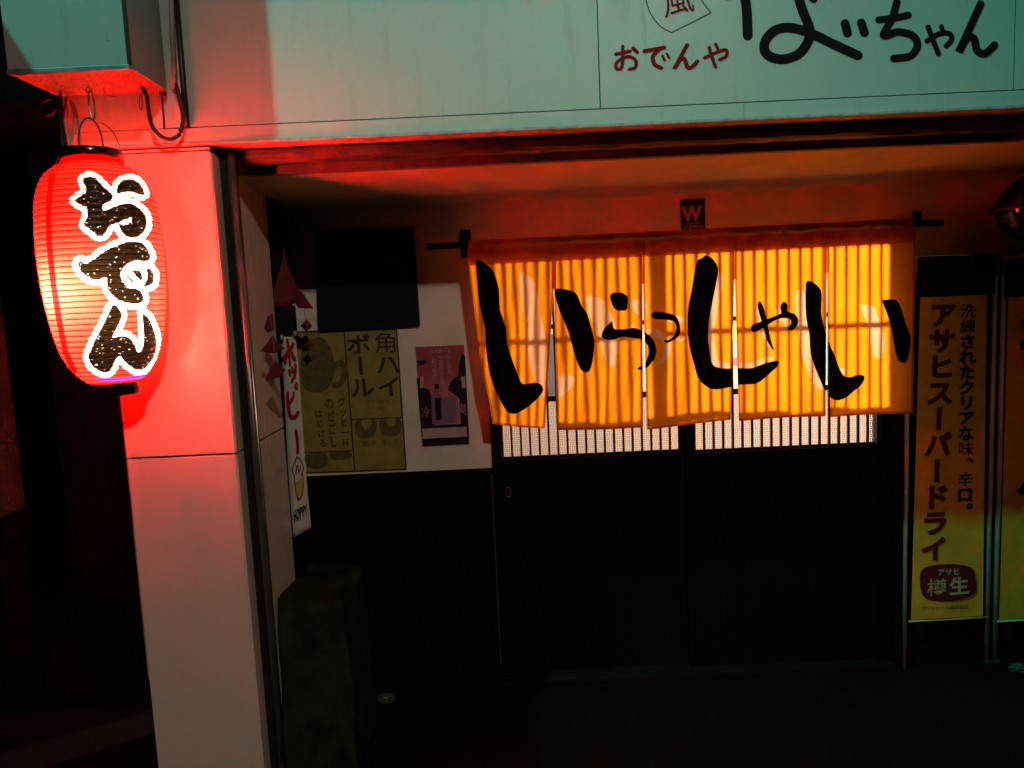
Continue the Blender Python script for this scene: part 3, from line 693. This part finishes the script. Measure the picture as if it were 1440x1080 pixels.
lathe('bottom_cap', (LX, LY), [(rc * .90, zb + .007), (rc * .91, zb - .002), (rc * .90, zb - .026), (rc * .84, zb - .030), (rc * .3, zb - .030), (0.0002, zb - .030)], M['lantern_cap'], lan, 64)
g = N('lantern_added_diffuser'); a_ = g.n('ShaderNodeBsdfTranslucent'); a_.inputs[0].default_value = (0.05, 0.040, 0.031, 1); b_ = g.n('ShaderNodeBsdfDiffuse'); b_.inputs[0].default_value = (0.03, 0.02, 0.018, 1)
lathe('added_diffuser', (LX, LY), [(0.0002, zt + .0335), (rc * .5, zt + .0333), (rc * .95, zt + .033)], g.done(g.mixs(0.15, a_.outputs[0], b_.outputs[0])), lan, 48)  # unseen disc added to dim and spread the light leaving the lantern top
# hanging hardware
hr = []
ht = P(131, 166, YL)
for k in range(13):
    a = math.pi * k / 12
    hr.append((LX + 0.033 * math.cos(a), LY, zt + .034 + (ht.z - zt - .034) * math.sin(a) ** 0.8))
tube('handle', hr, 0.0024, M['rail'], lan, 8)
bl_ = bpy.data.lights.new('lantern_light', 'POINT'); bl_.energy = W_LANTERN; bl_.color = (1.0, 0.80, 0.58); bl_.shadow_soft_size = 0.025
bo = bpy.data.objects.new('lantern_light', bl_); COL.objects.link(bo); bo.parent = lan
bp_ = Vector((LX - 0.042, LY - 0.078, zpx(388))); bo.location = bp_ - base[lan.name] + Vector((0, 0, -0.045))
lathe('bulb', (bp_.x, bp_.y), [(0.001, bp_.z - .012), (0.014, bp_.z - .008), (0.020, bp_.z + .008), (0.012, bp_.z + .035)], emit('lantern_bulb_glow', (1, 0.8, 0.55), 20), lan, 20)
tube('lamp_cord', [(bp_.x, bp_.y, bp_.z + .035), (LX - .02, LY, zt), (LX - .012, LY + .01, zt + .05)], 0.003, M['rubber'], lan, 8)
hk = thing('lantern_hook', (ht.x, ht.y, ht.z), 'steel snap hook under the sign box holding the lantern ring', 'hook')
ctop = Vector((ht.x - .004, ht.y, zbx - .001))
ring = [(ht.x + 0.0075 * math.cos(a), ht.y, (ht.z + ctop.z - .02) / 2 + ((ctop.z - .02 - ht.z) / 2 + 0.004) * math.sin(a)) for a in np.linspace(-math.pi / 2, 1.5 * math.pi, 17)]
tube('snap_link', ring, 0.0026, M['chrome'], hk, 10)
tube('screw_eye', [(ctop.x, ctop.y, ctop.z + .01), (ctop.x, ctop.y, ctop.z - .006), (ctop.x + .008, ctop.y, ctop.z - .014), (ctop.x + .002, ctop.y, ctop.z - .023), (ctop.x - .007, ctop.y, ctop.z - .015), (ctop.x - .002, ctop.y, ctop.z - .007)], 0.0022, M['chrome'], hk, 8)

# ------------------------------------------------------------------ cables
def wire(name, pts, r, mat, parent=None): return tube(name, [P(*p) for p in pts], r, mat, parent, 8)
o = wire('looped_cable', [(197, 118, 2.17), (206, 134, 2.18), (209, 155, 2.19), (213, 174, 2.2), (223, 189, 2.2), (238, 196, 2.2), (251, 190, 2.21), (257, 174, 2.215), (257, 155, 2.22), (252, 135, 2.225), (247, 118, 2.23)], 0.0058, M['rubber']); tag(o, 'thick black cable drooping in a loop right of the sign box', 'cable')
o = wire('thin_cable', [(227, 130, 2.23), (229, 150, 2.235), (231, 181, 2.24)], 0.0028, M['rubber']); tag(o, 'short thin black cable hanging inside the cable loop', 'cable')
o = tube('upright_tube', [P(238, -60, 2.232), P(246, 124, 2.232)], 0.0075, M['conduit'], seg=14, curve=False); tag(o, 'thin grey conduit ending above the cable loop', 'pipe')
o = tube('upright_tube', [P(243, -60, 2.234), P(258, 120, 2.236), P(263, 178, 2.243)], 0.0085, M['rubber'], seg=14, curve=False); tag(o, 'black tube standing for a dark shadow gap beside the sign box', 'pipe')  # dark shade of a gap, built as a black tube
o = tube('upright_tube', [P(212, -60, 2.225), P(222, 60, 2.225), P(229, 134, 2.225)], 0.010, M['rubber'], seg=14, curve=False); tag(o, 'black conduit tucked against the side of the sign box', 'pipe')
wb = thing('wire_bundle', tuple(P(92, 170, 2.17)), 'tangle of grey wires hanging left of the lantern cap', 'wires')
for i, (a, b, c, d) in enumerate([((86, 132), (84, 160), (90, 190), (98, 214)), ((92, 138), (95, 160), (97, 182), (100, 206)), ((99, 142), (105, 165), (102, 190), (101, 208)), ((80, 140), (86, 170), (87, 200), (90, 228)), ((95, 135), (90, 165), (95, 195), (96, 216)), ((103, 146), (110, 170), (112, 190), (113, 204)), ((84, 150), (92, 185), (84, 215), (78, 232))]):
    wire('wire', [(*a, 2.20), (*b, 2.16), (*c, 2.14), (*d, 2.12)], 0.0022 + 0.0006 * (i % 3), M['grey_wire'] if i % 3 else M['rubber'], wb)
wire('wire', [(84, 125, 2.18), (84, 145, 2.15), (70, 161, 2.14), (54, 158, 2.15), (58, 145, 2.17), (72, 138, 2.18)], 0.0042, M['rubber'], wb)
wire('wire', [(103, 200, 2.13), (108, 182, 2.13), (120, 171, 2.13), (130, 168, 2.125)], 0.0012, M['grey_wire'], wb)
wire('wire', [(142, 172, 2.12), (156, 182, 2.10), (164, 195, 2.08), (170, 211, 2.06)], 0.0012, M['rubber'], wb)
wire('wire', [(146, 126, 2.15), (152, 134, 2.15), (164, 136, 2.15)], 0.0014, M['grey_wire'], wb)
o = wire('wire_clip', [(196, 134, 2.19), (196, 150, 2.19), (199, 154, 2.19), (200, 140, 2.19), (198, 132, 2.19)], 0.0012, M['rail']); tag(o, 'tiny bent wire clip hanging inside the cable loop', 'clip')

# ------------------------------------------------------------------ things on the porch wall
o = sheet('black_board', ((442, 324), (581, 318), (590, 457), (447, 465)), YB - 0.026, M['black'], th=0.024); tag(o, 'blank black square board high on the porch wall', 'board')
pb_ = sheet('yellow_poster', ((415, 468), (557.5, 463), (571, 660), (431, 665)), YB - 0.003, M['yellow_paper'], th=0.002)
tag(pb_, 'dim yellow highball poster with bold dark characters under the black board', 'poster')
YP = YB - 0.003
strokes('rule_line', [([(484, 466), (499, 662)], 2.0), ([(494, 590), (565, 587)], 1.8), ([(420, 637), (497, 634)], 1.6), ([(417, 467), (557, 463)], 2.2), ([(557.5, 463), (571, 660)], 2.2), ([(571, 660), (431, 665)], 2.0)], YP, M['olive_ink'], pb_)
letters('headline', column('角ハイ', (541, 466), (549, 559), 35, 1.0) + column('ボール', (503, 469), (511, 560), 35, 1.0), YP, M['olive_ink'], pb_, bold=0.022)
letters('small_print', column('グッと一杯', (480, 558), (487, 630), 12, .95) + column('のどごし', (462, 558), (470, 630), 12, .95) + column('はじける', (447, 575), (455, 630), 11, .95), YP, M['olive_ink'], pb_, bold=0.01)
letters('small_print', row('ウイスキー', (515, 562), (548, 560.5), 7) + row('ソーダ割り', (517, 571), (545, 569.7), 7) + row('濃いめ', (509, 620), (529, 619), 9) + row('氷入り', (537, 618), (560, 617), 9), YP, M['olive_soft'], pb_, bold=0.01)
def poly_print(name, polys, Y, mat, parent, proud=0.0012):
    V, F = [], []
    for p in polys:
        b = len(V); V += [P(x, y, Y - proud) for x, y in p]; F.append(tuple(range(b, len(V)))[::-1])
    return mk(name, V, F, mat, parent)
for pc in ([smooth_poly([(424, 500), (430, 483), (450, 474), (463, 486), (470, 510), (466, 540), (450, 552), (430, 548), (422, 530)]), smooth_poly([(501, 592), (528, 590), (528, 610), (520, 615), (508, 616), (501, 610)]), smooth_poly([(535, 590), (562, 588), (563, 607), (555, 613), (541, 612), (535, 606)]), smooth_poly([(430, 640), (458, 638), (460, 655), (434, 658)]), smooth_poly([(465, 637), (492, 635), (492, 645), (466, 646)])]): poly_print('mug_picture', [pc], YP, M['olive_soft'], pb_, 0.0010)
poly_print('mug_handle', [smooth_poly([(468, 510), (480, 506), (489, 516), (486, 535), (478, 545), (468, 545), (467, 538), (476, 536), (481, 524), (478, 516), (470, 518)])], YP, M['olive_soft'], pb_, 0.0014)
for pc in ([smooth_poly([(508, 592), (522, 591), (520, 601), (512, 603)]), smooth_poly([(543, 589), (556, 588), (554, 598), (547, 599)])]): poly_print('mug_foam', [pc], YP, M['yellow_paper'], pb_, 0.0016)

# pink poster: dusk sky, dark lantern-lit street, bottle and glass
g = N('pink_poster_print'); tc = g.n('ShaderNodeTexCoord'); sp = g.n('ShaderNodeSeparateXYZ'); g.set(sp.inputs[0], tc.outputs['Object'])
nz = g.noise(30, 4, 0.6); hgt = g.math('ADD', g.math('MULTIPLY', sp.outputs[2], 2.4), g.math('MULTIPLY', nz, 0.35))
cr = g.n('ShaderNodeValToRGB'); g.set(cr.inputs[0], hgt); e = cr.color_ramp.elements
e[0].position = 0.25; e[0].color = (0.42, 0.17, 0.22, 1); e[1].position = 1.1 / 1.2; e[1].color = (0.32, 0.05, 0.08, 1)
e2 = cr.color_ramp.elements.new(0.62); e2.color = (0.52, 0.15, 0.20, 1)
M['pink'] = g.done(g.bsdf(cr.outputs[0], 0.45))
pk = sheet('pink_poster', ((584, 488), (652.5, 485), (660, 625), (594, 628.5)), YB - 0.003, M['pink'], th=0.002)
tag(pk, 'small pink drink poster with a bottle and white text beside the doors', 'poster')
M['pk_dark'] = ink('poster_dark_print', (0.025, 0.010, 0.02)); M['pk_pale'] = ink('poster_pale_print', (0.50, 0.34, 0.40)); M['pk_mauve'] = ink('poster_mauve_print', (0.24, 0.13, 0.22))
poly_print('street_picture', [[(586, 532), (592, 530), (596, 545), (604, 548), (607, 560), (608, 590), (612, 598), (648, 596), (646, 560), (630, 548), (634, 536), (644, 528), (646, 508), (650, 498), (654, 500), (659, 600), (660, 624), (594, 628)], [(585, 508), (598, 506), (602, 510), (590, 514)]], YP, M['pk_dark'], pk, 0.0012)
poly_print('bottle_picture', [[(606, 556), (611, 553), (611, 548), (617, 548), (617, 553), (622, 556), (624, 596), (608, 597)], [(623, 558), (641, 556), (642, 594), (625, 596)]], YP, M['pk_mauve'], pk, 0.0020)
poly_print('bottle_label', [[(611, 540), (617, 540), (617, 547), (611, 547)], [(611, 560), (620, 559), (621, 590), (613, 591)]], YP, M['pk_dark'], pk, 0.0026)
poly_print('caption_strip', [[(594, 603), (656, 600), (657, 614), (594, 617)], [(591, 530), (595, 529), (595, 545), (591, 546)], [(648, 530), (654, 529), (655, 545), (650, 546)]], YP, M['pk_pale'], pk, 0.0020)
letters('caption', row('ハイボール', (603, 491), (635, 489.5), 7.5) + column('これで乾杯', (609, 500), (612, 530), 7) + column('今日のひと時', (619, 499), (622, 542), 7) + column('ひと休み', (630, 498), (633, 526), 7), YP, M['pk_pale'], pk, bold=0.01, proud=0.0024)
letters('caption', row('冷', (592, 572), (604, 571), 16) + row('爽', (642, 567), (656, 566), 18), YP, ink('poster_pink_print', (0.55, 0.16, 0.26)), pk, bold=0.03, proud=0.0030)

st = sheet('sticker_plate', ((956.5, 281), (991, 279), (992.5, 325.5), (958, 327)), YB - 0.004, M['black'], th=0.003); tag(st, 'small black plate with a big letter W on the wall above the curtain', 'sticker')
M['st_ink'] = ink('sticker_print', (0.50, 0.36, 0.34))
letters('emblem', [('W', ((959, 286), (989, 284.5), (988, 312), (961, 313.5)))], YB - .004, M['st_ink'], st, bold=0.045, proud=.0012)
letters('caption', row('WELCOME', (964, 313), (984, 312), 3.6) + row('FUJISAN', (962, 316), (988, 314.8), 6), YB - .004, M['st_ink'], st, bold=0.02, proud=.0012)

cd_ = sheet('pale_card', ((411, 448), (445, 446), (447, 467), (413, 468.5)), YB - 0.003, M['white_paper'], th=0.0015); tag(cd_, 'small pale card between the black board and the yellow poster', 'card')
oc = thing('diamond_charm', tuple(P(431, 480, 2.93)), 'string of red diamond charms hanging left of the black board', 'ornament')
tube('string', [P(427, 430, 2.93), P(431, 458, 2.93), P(434, 492, 2.93)], 0.0007, M['rail'], oc, 6)
for (x, y, r) in ((431, 458, 8.5), (434, 485, 7)):
    V = [P(x - r, y, 2.93), P(x, y - r, 2.93), P(x + r, y, 2.93), P(x, y + r, 2.93)]; c = P(x, y, 2.93)
    V += [c + Vector((0, -0.007, 0)), c + Vector((0, 0.007, 0))]
    mk('diamond', V, [(0, 4, 1), (1, 4, 2), (2, 4, 3), (3, 4, 0), (0, 1, 5), (1, 2, 5), (2, 3, 5), (3, 0, 5)], M['red_cloth'], oc)

# hanging strip banner with its clamp, red flag and pennants
YH = 2.78
def cloth_poly(name, pts, Y, mat, parent=None, th=0.0015, wav=0.012):
    """cloth cut to an outline, gently folded, with a real thickness"""
    bm = bmesh.new(); c = [P(x, y, Y) for x, y in pts]; cx = sum(p.x for p in c) / len(c)
    vs = [bm.verts.new(p) for p in c]; f0 = bm.faces.new(vs)
    bmesh.ops.triangulate(bm, faces=[f0]); bmesh.ops.subdivide_edges(bm, edges=bm.edges[:], cuts=5, use_grid_fill=True)
    for v in bm.verts: v.co.y += wav * math.sin((v.co.x - cx) * 55 + v.co.z * 9)
    ex = bmesh.ops.extrude_face_region(bm, geom=bm.faces[:])
    for v in [e for e in ex['geom'] if isinstance(e, bmesh.types.BMVert)]: v.co.y += th
    bmesh.ops.recalc_face_normals(bm, faces=bm.faces)
    return from_bm(name, bm, mat, parent, True)
hb = thing('hanging_strip_banner', tuple(P(424, 755, YH)), 'narrow white hanging banner with red brush katakana inside the porch', 'banner')
HQ = ((394, 472), (415, 466), (437, 742), (412, 757))
hf = lambda u, v: 0.006 * math.sin(v * 7) + 0.003 * math.sin(u * 3)
sheet('cloth', HQ, YH, M['white_paper'], hb, 4, 30, th=0.001, fn=hf)
def hq(u, v): 
    a = [Vector(x) for x in HQ]; return tuple((a[0] * (1 - u) + a[1] * u) * (1 - v) + (a[3] * (1 - u) + a[2] * u) * v)
strokes('lettering', [([hq(*a) for a in p], wd) for p, wd in (
    ([(.12, .115), (.5, .085), (.8, .06)], 4.5), ([(.45, .03), (.5, .09), (.52, .15)], 3.2), ([(.35, .10), (.2, .135)], 3.2), ([(.68, .10), (.85, .135)], 3.8),
    ([(.42, .18), (.5, .20)], 3.2), ([(.62, .175), (.7, .195)], 3.2), ([(.85, .165), (.8, .21), (.55, .235)], 3.2),
    ([(.25, .29), (.22, .33), (.28, .40), (.55, .42), (.8, .405)], 4.6), ([(.25, .345), (.55, .32), (.62, .30)], 3.2),
    ([(.72, .265), (.82, .285), (.88, .27), (.80, .253), (.72, .265)], 1.6), ([(.58, .49), (.62, .54), (.6, .60)], 4.2))], YH - .009, M['ink_red'], hb)
strokes('mug_drawing', [([hq(*a) for a in p], 1.3) for p in ([(.3, .70), (.2, .67), (.4, .64), (.55, .62), (.75, .65), (.85, .69), (.7, .72)], [(.3, .70), (.35, .80), (.5, .83), (.72, .80), (.8, .72)], [(.4, .70), (.5, .66), (.6, .70), (.7, .67)])], YH - .010, M['ink_maroon'], hb)
poly_print('mug_fill', [[hq(*a) for a in ((.36, .74), (.72, .73), (.68, .81), (.5, .83), (.4, .81))]], YH - .0085, ink('mug_yellow', (0.55, 0.40, 0.03)), hb)
letters('brand_lettering', [(c, (hq(.12 + .16 * i, .865), hq(.28 + .16 * i, .855), hq(.28 + .16 * i, .925), hq(.12 + .16 * i, .935))) for i, c in enumerate('HOPPY')], YH - .009, M['ink_black'], hb, bold=.03)
zk = P(398, 470, YH)
box('clamp', P(380, 450, YH).x, P(414, 450, YH).x, YH - .02, YH + .03, zk.z + .002, P(398, 431, YH).z, M['black'], hb, bev=.003)
tube('hanger_pole', [P(391, 440, YH + .01), P(378, 262, YH + .01)], 0.016, M['black'], hb, 14, curve=False)
for px, py in ((396, 474), (415, 468)):
    c = P(px, py, YH - .022); lathe('clip', (c.x, c.y), [(.0001, c.z - .012), (.006, c.z - .01), (.007, c.z), (.005, c.z + .008), (.0001, c.z + .01)], M['conduit'], hb, 12)
rf = cloth_poly('red_flag', [(398, 346), (404, 375), (416, 402), (429, 415), (425, 422), (441, 434), (419, 433), (414, 427), (383, 432), (390, 390)], YH - .03, M['red_cloth']); tag(rf, 'red pointed cloth flag above the white strip banner', 'flag')
for k, (pts, lab) in enumerate((([(383, 470), (388, 480), (401, 490), (385, 497), (366, 494), (376, 482)], 'dark red pointed pennant beside the top of the strip banner'),
                 ([(386, 504), (390, 512), (401, 520), (394, 530), (374, 536), (380, 518)], 'lower dark red pennant with its tip turned down beside the strip banner'),
                 ([(375, 446), (383, 440), (385, 464), (376, 468), (371, 462)], 'small dark red scrap of cloth left of the black banner clamp'))):
    o = cloth_poly('red_pennant', pts, 2.40, M['red_cloth'], wav=.004); tag(o, lab, 'pennant', 'small red pennants by the pillar')
o = wire('pennant_string', [(378, 380, 2.40), (380, 436, 2.40), (383, 470, 2.4), (386, 504, 2.4), (381, 520, 2.4)], 0.0008, M['grey_wire']); tag(o, 'thin string carrying the small red pennants', 'string')

# ------------------------------------------------------------------ covered stack at the foot of the pillar
bm = bmesh.new(); bmesh.ops.create_cube(bm, size=1); bmesh.ops.subdivide_edges(bm, edges=bm.edges[:], cuts=14, use_grid_fill=True)
xa, xb2 = XIN + 0.02, P(505, 860, 2.72).x; ya, yb2 = 2.42, 2.86
ztop_b = P(500, 795, 2.86).z; ztop_f = P(400, 850, 2.42).z
from mathutils import noise as mn
for v in bm.verts:
    u, s, h = v.co.x + .5, v.co.y + .5, v.co.z + .5
    top = ztop_f + (ztop_b - ztop_f) * (0.35 * s + 0.65 * u * s + .0) 
    wide = 1 + 0.16 * (1 - h)
    x = xa + (xb2 - xa) * (u * wide); y = ya + (yb2 - ya) * s + (0.05 * (h - .5))
    fold = 0.006 * math.sin(u * 11 + 1.3 * math.sin(s * 6)) * (1 - 0.5 * h) + 0.008 * math.sin(s * 9 + 2 * u)
    nse = mn.noise(Vector((x * 7, y * 7, h * 3))) * 0.02
    v.co = Vector((max(x + (fold if v.co.x > .45 else 0) + nse * .5, XIN + .008), y + (fold if v.co.y < -.45 else 0) + nse, max(0.001, top * h + (nse if h > .9 else 0))))
tp = from_bm('covered_stack', bm, M['tarp'], None, True); tag(tp, 'dark tarpaulin covered stack standing against the pillar inside the porch', 'covered stack')
for (px, py, lab, nm) in ((543, 981, 'crumpled pale scrap lying on the floor right of the covered stack', 'litter_scrap'), (1432, 938, 'pale crumpled scrap at the foot of the right banners', 'litter_scrap')):
    c = PZ(px, py, 0.02); bm = bmesh.new(); bmesh.ops.create_icosphere(bm, subdivisions=3, radius=1)
    for v in bm.verts:
        k = 1 + 0.45 * mn.noise(v.co * 2.3 + Vector((px, 0, 0)))
        v.co = Vector((c.x + v.co.x * .034 * k, c.y + v.co.y * .02 * k, max(0.0005, 0.016 + v.co.z * .02 * k)))
    o = from_bm(nm, bm, M['plastic_bag']); tag(o, lab, 'litter')

# ------------------------------------------------------------------ nobori banners at the right
M['nobori'] = cloth_mat('nobori_cloth', (0.82, 0.37, 0.03), 0.15, 0.2)
M['pole'] = plain('banner_pole', (0.50, 0.42, 0.27), 0.45)
M['emblem_pale'] = ink('emblem_pale', (0.42, 0.34, 0.16))
YO = 2.985
def nob_y(seed): return lambda x, y: YO + 0.003 * math.sin(x * .07 + seed) + 0.004 * math.sin(y * .012 + seed)
def nobori(x0, x1, xp, seed, label, lrow):
    """cloth between photo columns x0..x1 hung on an upright pole with a cross bar"""
    fy = nob_y(seed)
    root = thing('banner_stand', (P(xp, 948, YO).x, YO, 0), label, 'banner', 'upright drink banners right of the doors')
    q = ((x0 + 4, 418), (x1 + 2, 414), (x1 - 4, 866), (x0 - 9, 872))
    def mp(u, v):
        a = [Vector(t) for t in q]; return (a[0] * (1 - u) + a[1] * u) * (1 - v) + (a[3] * (1 - u) + a[2] * u) * v
    def grid(name, u0, u1, v0, v1, nu, nv, mat, pr):
        V, F = [], []
        for j in range(nv + 1):
            for i in range(nu + 1):
                p = mp(u0 + (u1 - u0) * i / nu, v0 + (v1 - v0) * j / nv); V.append(P(p.x, p.y, fy(p.x, p.y) - pr))
        W = nu + 1; F = [(j * W + i, (j + 1) * W + i, (j + 1) * W + i + 1, j * W + i + 1) for j in range(nv) for i in range(nu)]
        return mk(name, V, F, mat, root, True)
    grid('cloth', 0, 1, 0, 1, 24, 80, M['nobori'], 0)
    grid('black_top', -0.05, 1.12, -0.125, 0.0, 16, 6, M['black'], 0.002)
    zb_, zt_ = 0.0, P(xp, 352, YO).z
    tube('pole', [(P(xp, 700, YO + .014).x, YO + .014, zb_), (P(xp, 700, YO + .014).x, YO + .014, zt_)], 0.0095, M['pole'], root, 14, curve=False)
    p = P(x0 - 12, 874, YO); p2 = P(x1 + 4, 868, YO)
    tube('lower_bar', [p, p2], 0.004, M['pole'], root, 10, curve=False)
    tube('upper_bar', [P(x0 - 4, 362, YO), P(x1 + 16, 357, YO)], 0.005, M['pole'], root, 10, curve=False)
    bx = P(xp, 948, YO).x
    lathe('base', (bx, YO + .014), [(.0001, .03), (.016, .03), (.02, .02), (.024, .0), (.0001, 0)], M['black'], root, 28)
    for xx in (x0 + 22, x1 - 16):
        c = P(xx, 362, YO - .004)
        tube('tie_loop', [(c.x - .006, c.y, c.z - .03), (c.x - .008, c.y - .004, c.z + .012), (c.x, c.y, c.z + .028), (c.x + .008, c.y + .004, c.z + .012), (c.x + .006, c.y, c.z - .03)], 0.0018, M['conduit'], root, 8)
    return root, fy
nb, fy = nobori(1290, 1386, 1392, 0.4, 'gold upright banner with maroon katakana and round emblem next to the curtain', None)
tube('pole', [(P(1274, 700, YO + .014).x, YO + .014, 0), (P(1274, 700, YO + .014).x, YO + .014, P(1274, 365, YO).z)], 0.0085, M['pole'], nb, 14, curve=False)
letters('headline', column('アサヒスーパードライ', (1327, 424), (1313, 790), 38, 1.0, -0.03), fy, M['ink_maroon'], nb, bold=0.045, proud=.004)
for tx, t0, t1 in (('洗練されたクリアな味、', (1362, 426), (1358.1, 663.3)), ('辛口。', (1358.1, 663.3), (1357, 728))):
    letters('slogan', column(tx, t0, t1, 23, 1.0, -0.03), fy, M['ink_navy'], nb, bold=0.045, proud=.004)
poly_print('emblem', [smooth_poly([(1294, 820), (1299, 799), (1333, 793), (1366, 798), (1372, 815), (1370, 836), (1335, 846), (1302, 842)])], YO - .006, M['ink_maroon'], nb)
letters('emblem_lettering', [('樽', ((1303, 814), (1332, 812), (1332, 838), (1303, 840))), ('生', ((1335, 812), (1363, 810), (1363, 836), (1335, 838)))] + row('アサヒ', (1318, 800), (1350, 798.5), 10), YO - .0075, M['emblem_pale'], nb, bold=.03, proud=.002)
letters('small_print', row('アサヒビール株式会社', (1296, 853), (1362, 850), 6), YO - .005, M['ink_maroon'], nb, proud=.002)
n2, fy2 = nobori(1414, 1516, 1404, 1.9, 'second gold upright banner cut off by the right edge of view', None)
letters('headline', column('生ビール', (1462, 424), (1456, 700), 52, 1.0, -0.03), fy2, M['ink_navy'], n2, bold=.04, proud=.004)

# ------------------------------------------------------------------ round black lamp at the right
gc = P(1450, 293, 2.78); GR = 43 * 2.78 / FPX
gl = thing('wall_lamp', tuple(gc), 'glossy black round lamp with a seam at the right edge of the porch', 'lamp')
def hemi(name, s):
    lathe(name, (gc.x, gc.y), [(GR * math.cos(a), gc.z + s * GR * math.sin(a) + s * 0.0012) for a in np.linspace(0, math.pi / 2 - .01, 18)], M['globe'], gl, 48)
hemi('upper_shell', 1); hemi('lower_shell', -1)
lathe('seam_ring', (gc.x, gc.y), [(GR * .98, gc.z - .004), (GR * 1.015, gc.z - .004), (GR * 1.02, gc.z), (GR * 1.015, gc.z + .004), (GR * .98, gc.z + .004)], M['shutter'], gl, 48)
tube('arm', [(gc.x + .02, gc.y + GR * .9, gc.z + .02), (gc.x + .02, YB - .004, gc.z + .02)], 0.012, M['rail'], gl, 14, curve=False)
lathe('ceiling_stem', (gc.x, gc.y), [(.012, gc.z + GR * .97), (.012, ZC - .012), (.05, ZC - .008), (.05, ZC - .001)], M['rail'], gl, 24)

# ------------------------------------------------------------------ neighbour at the left
nbx = P(38, 728, 3.15).x
nh = thing('neighbour_building', (-2.2, 3.0, 0), 'dark neighbouring house with a brown rendered wall left of the lantern', 'building')
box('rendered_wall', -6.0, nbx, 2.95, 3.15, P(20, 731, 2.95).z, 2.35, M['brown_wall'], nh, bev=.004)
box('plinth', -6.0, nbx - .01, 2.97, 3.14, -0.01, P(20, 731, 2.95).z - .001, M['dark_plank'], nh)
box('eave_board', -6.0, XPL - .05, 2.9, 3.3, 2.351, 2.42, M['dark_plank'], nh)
box('added_shade_board', -3.4, -1.43, 1.0, 2.94, 2.66, 2.70, M['dark_plank'], nh, bev=.005)  # unseen board added to keep the green street light off the pillar
for k in range(4): box('shade_board_bracket', -3.2 + .55 * k, -3.17 + .55 * k, 1.6, 2.949, 2.58, 2.659, M['dark_plank'], nh)  # brackets of the added shade board
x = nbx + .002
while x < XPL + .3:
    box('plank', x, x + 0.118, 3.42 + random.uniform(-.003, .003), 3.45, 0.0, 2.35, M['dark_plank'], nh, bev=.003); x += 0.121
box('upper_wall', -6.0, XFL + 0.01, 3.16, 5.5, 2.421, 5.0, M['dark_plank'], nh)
so = box('door_step', P(45, 1008, 3.0).x, P(190, 1002, 3.0).x, 2.99, 3.38, -0.009, 0.03, M['dark_plank'], bev=.006); tag(so, 'low dark step in the gap left of the pillar', 'step')

# ------------------------------------------------------------------ street lamps (out of frame, they light the fascia and the pillar)
def street_lamp(pos, foot, col, watt, label, rad, aim, cone, blend):
    x, y, z = pos; fx, fy_ = foot
    r = thing('street_lamp', (fx, fy_, 0), label, 'street lamp', 'street lamps behind the viewer')
    lathe('post', (fx, fy_), [(.11, 0), (.11, .5), (.075, .55), (.05, z + .3), (.0001, z + .31)], M['post_steel'], r, 20)
    tube('arm', [(fx, fy_, z + .2), ((fx + x) / 2, (fy_ + y) / 2, z + .3), (x, y, z + .16)], .03, M['post_steel'], r)
    lathe('head', (x, y), [(.04, z + .2), (.12, z + .15), (.2, z + .03), (.2, z + .02)], M['post_steel'], r, 28)
    lathe('lens', (x, y), [(.0001, z + .028), (.19, z + .03)], emit('lens_glow', col, 8), r, 28)
    l = bpy.data.lights.new('street_light', 'SPOT'); l.energy = watt; l.color = col; l.shadow_soft_size = rad; l.spot_size = math.radians(cone); l.spot_blend = blend
    lo = bpy.data.objects.new('street_light', l); COL.objects.link(lo); lo.parent = r; lo.location = (x - fx, y - fy_, z - .03); lo.rotation_euler = (Vector(aim) - Vector((x, y, z - .03))).to_track_quat('-Z', 'Y').to_euler()
street_lamp(TEAL_POS, (-6.1, -1.4), (0.08, 1.0, 0.82), W_TEAL, 'tall street lamp with green tinted light across the street to the left', 0.10, (0.8, 2.25, 3.3), 56, 0.6)
street_lamp(WARM_POS, (2.6, -4.8), (1.0, 0.80, 0.62), W_WARM, 'shorter street lamp with warm light behind the viewer', 0.12, (-0.70, 2.6, 0.45), 42, 0.85)
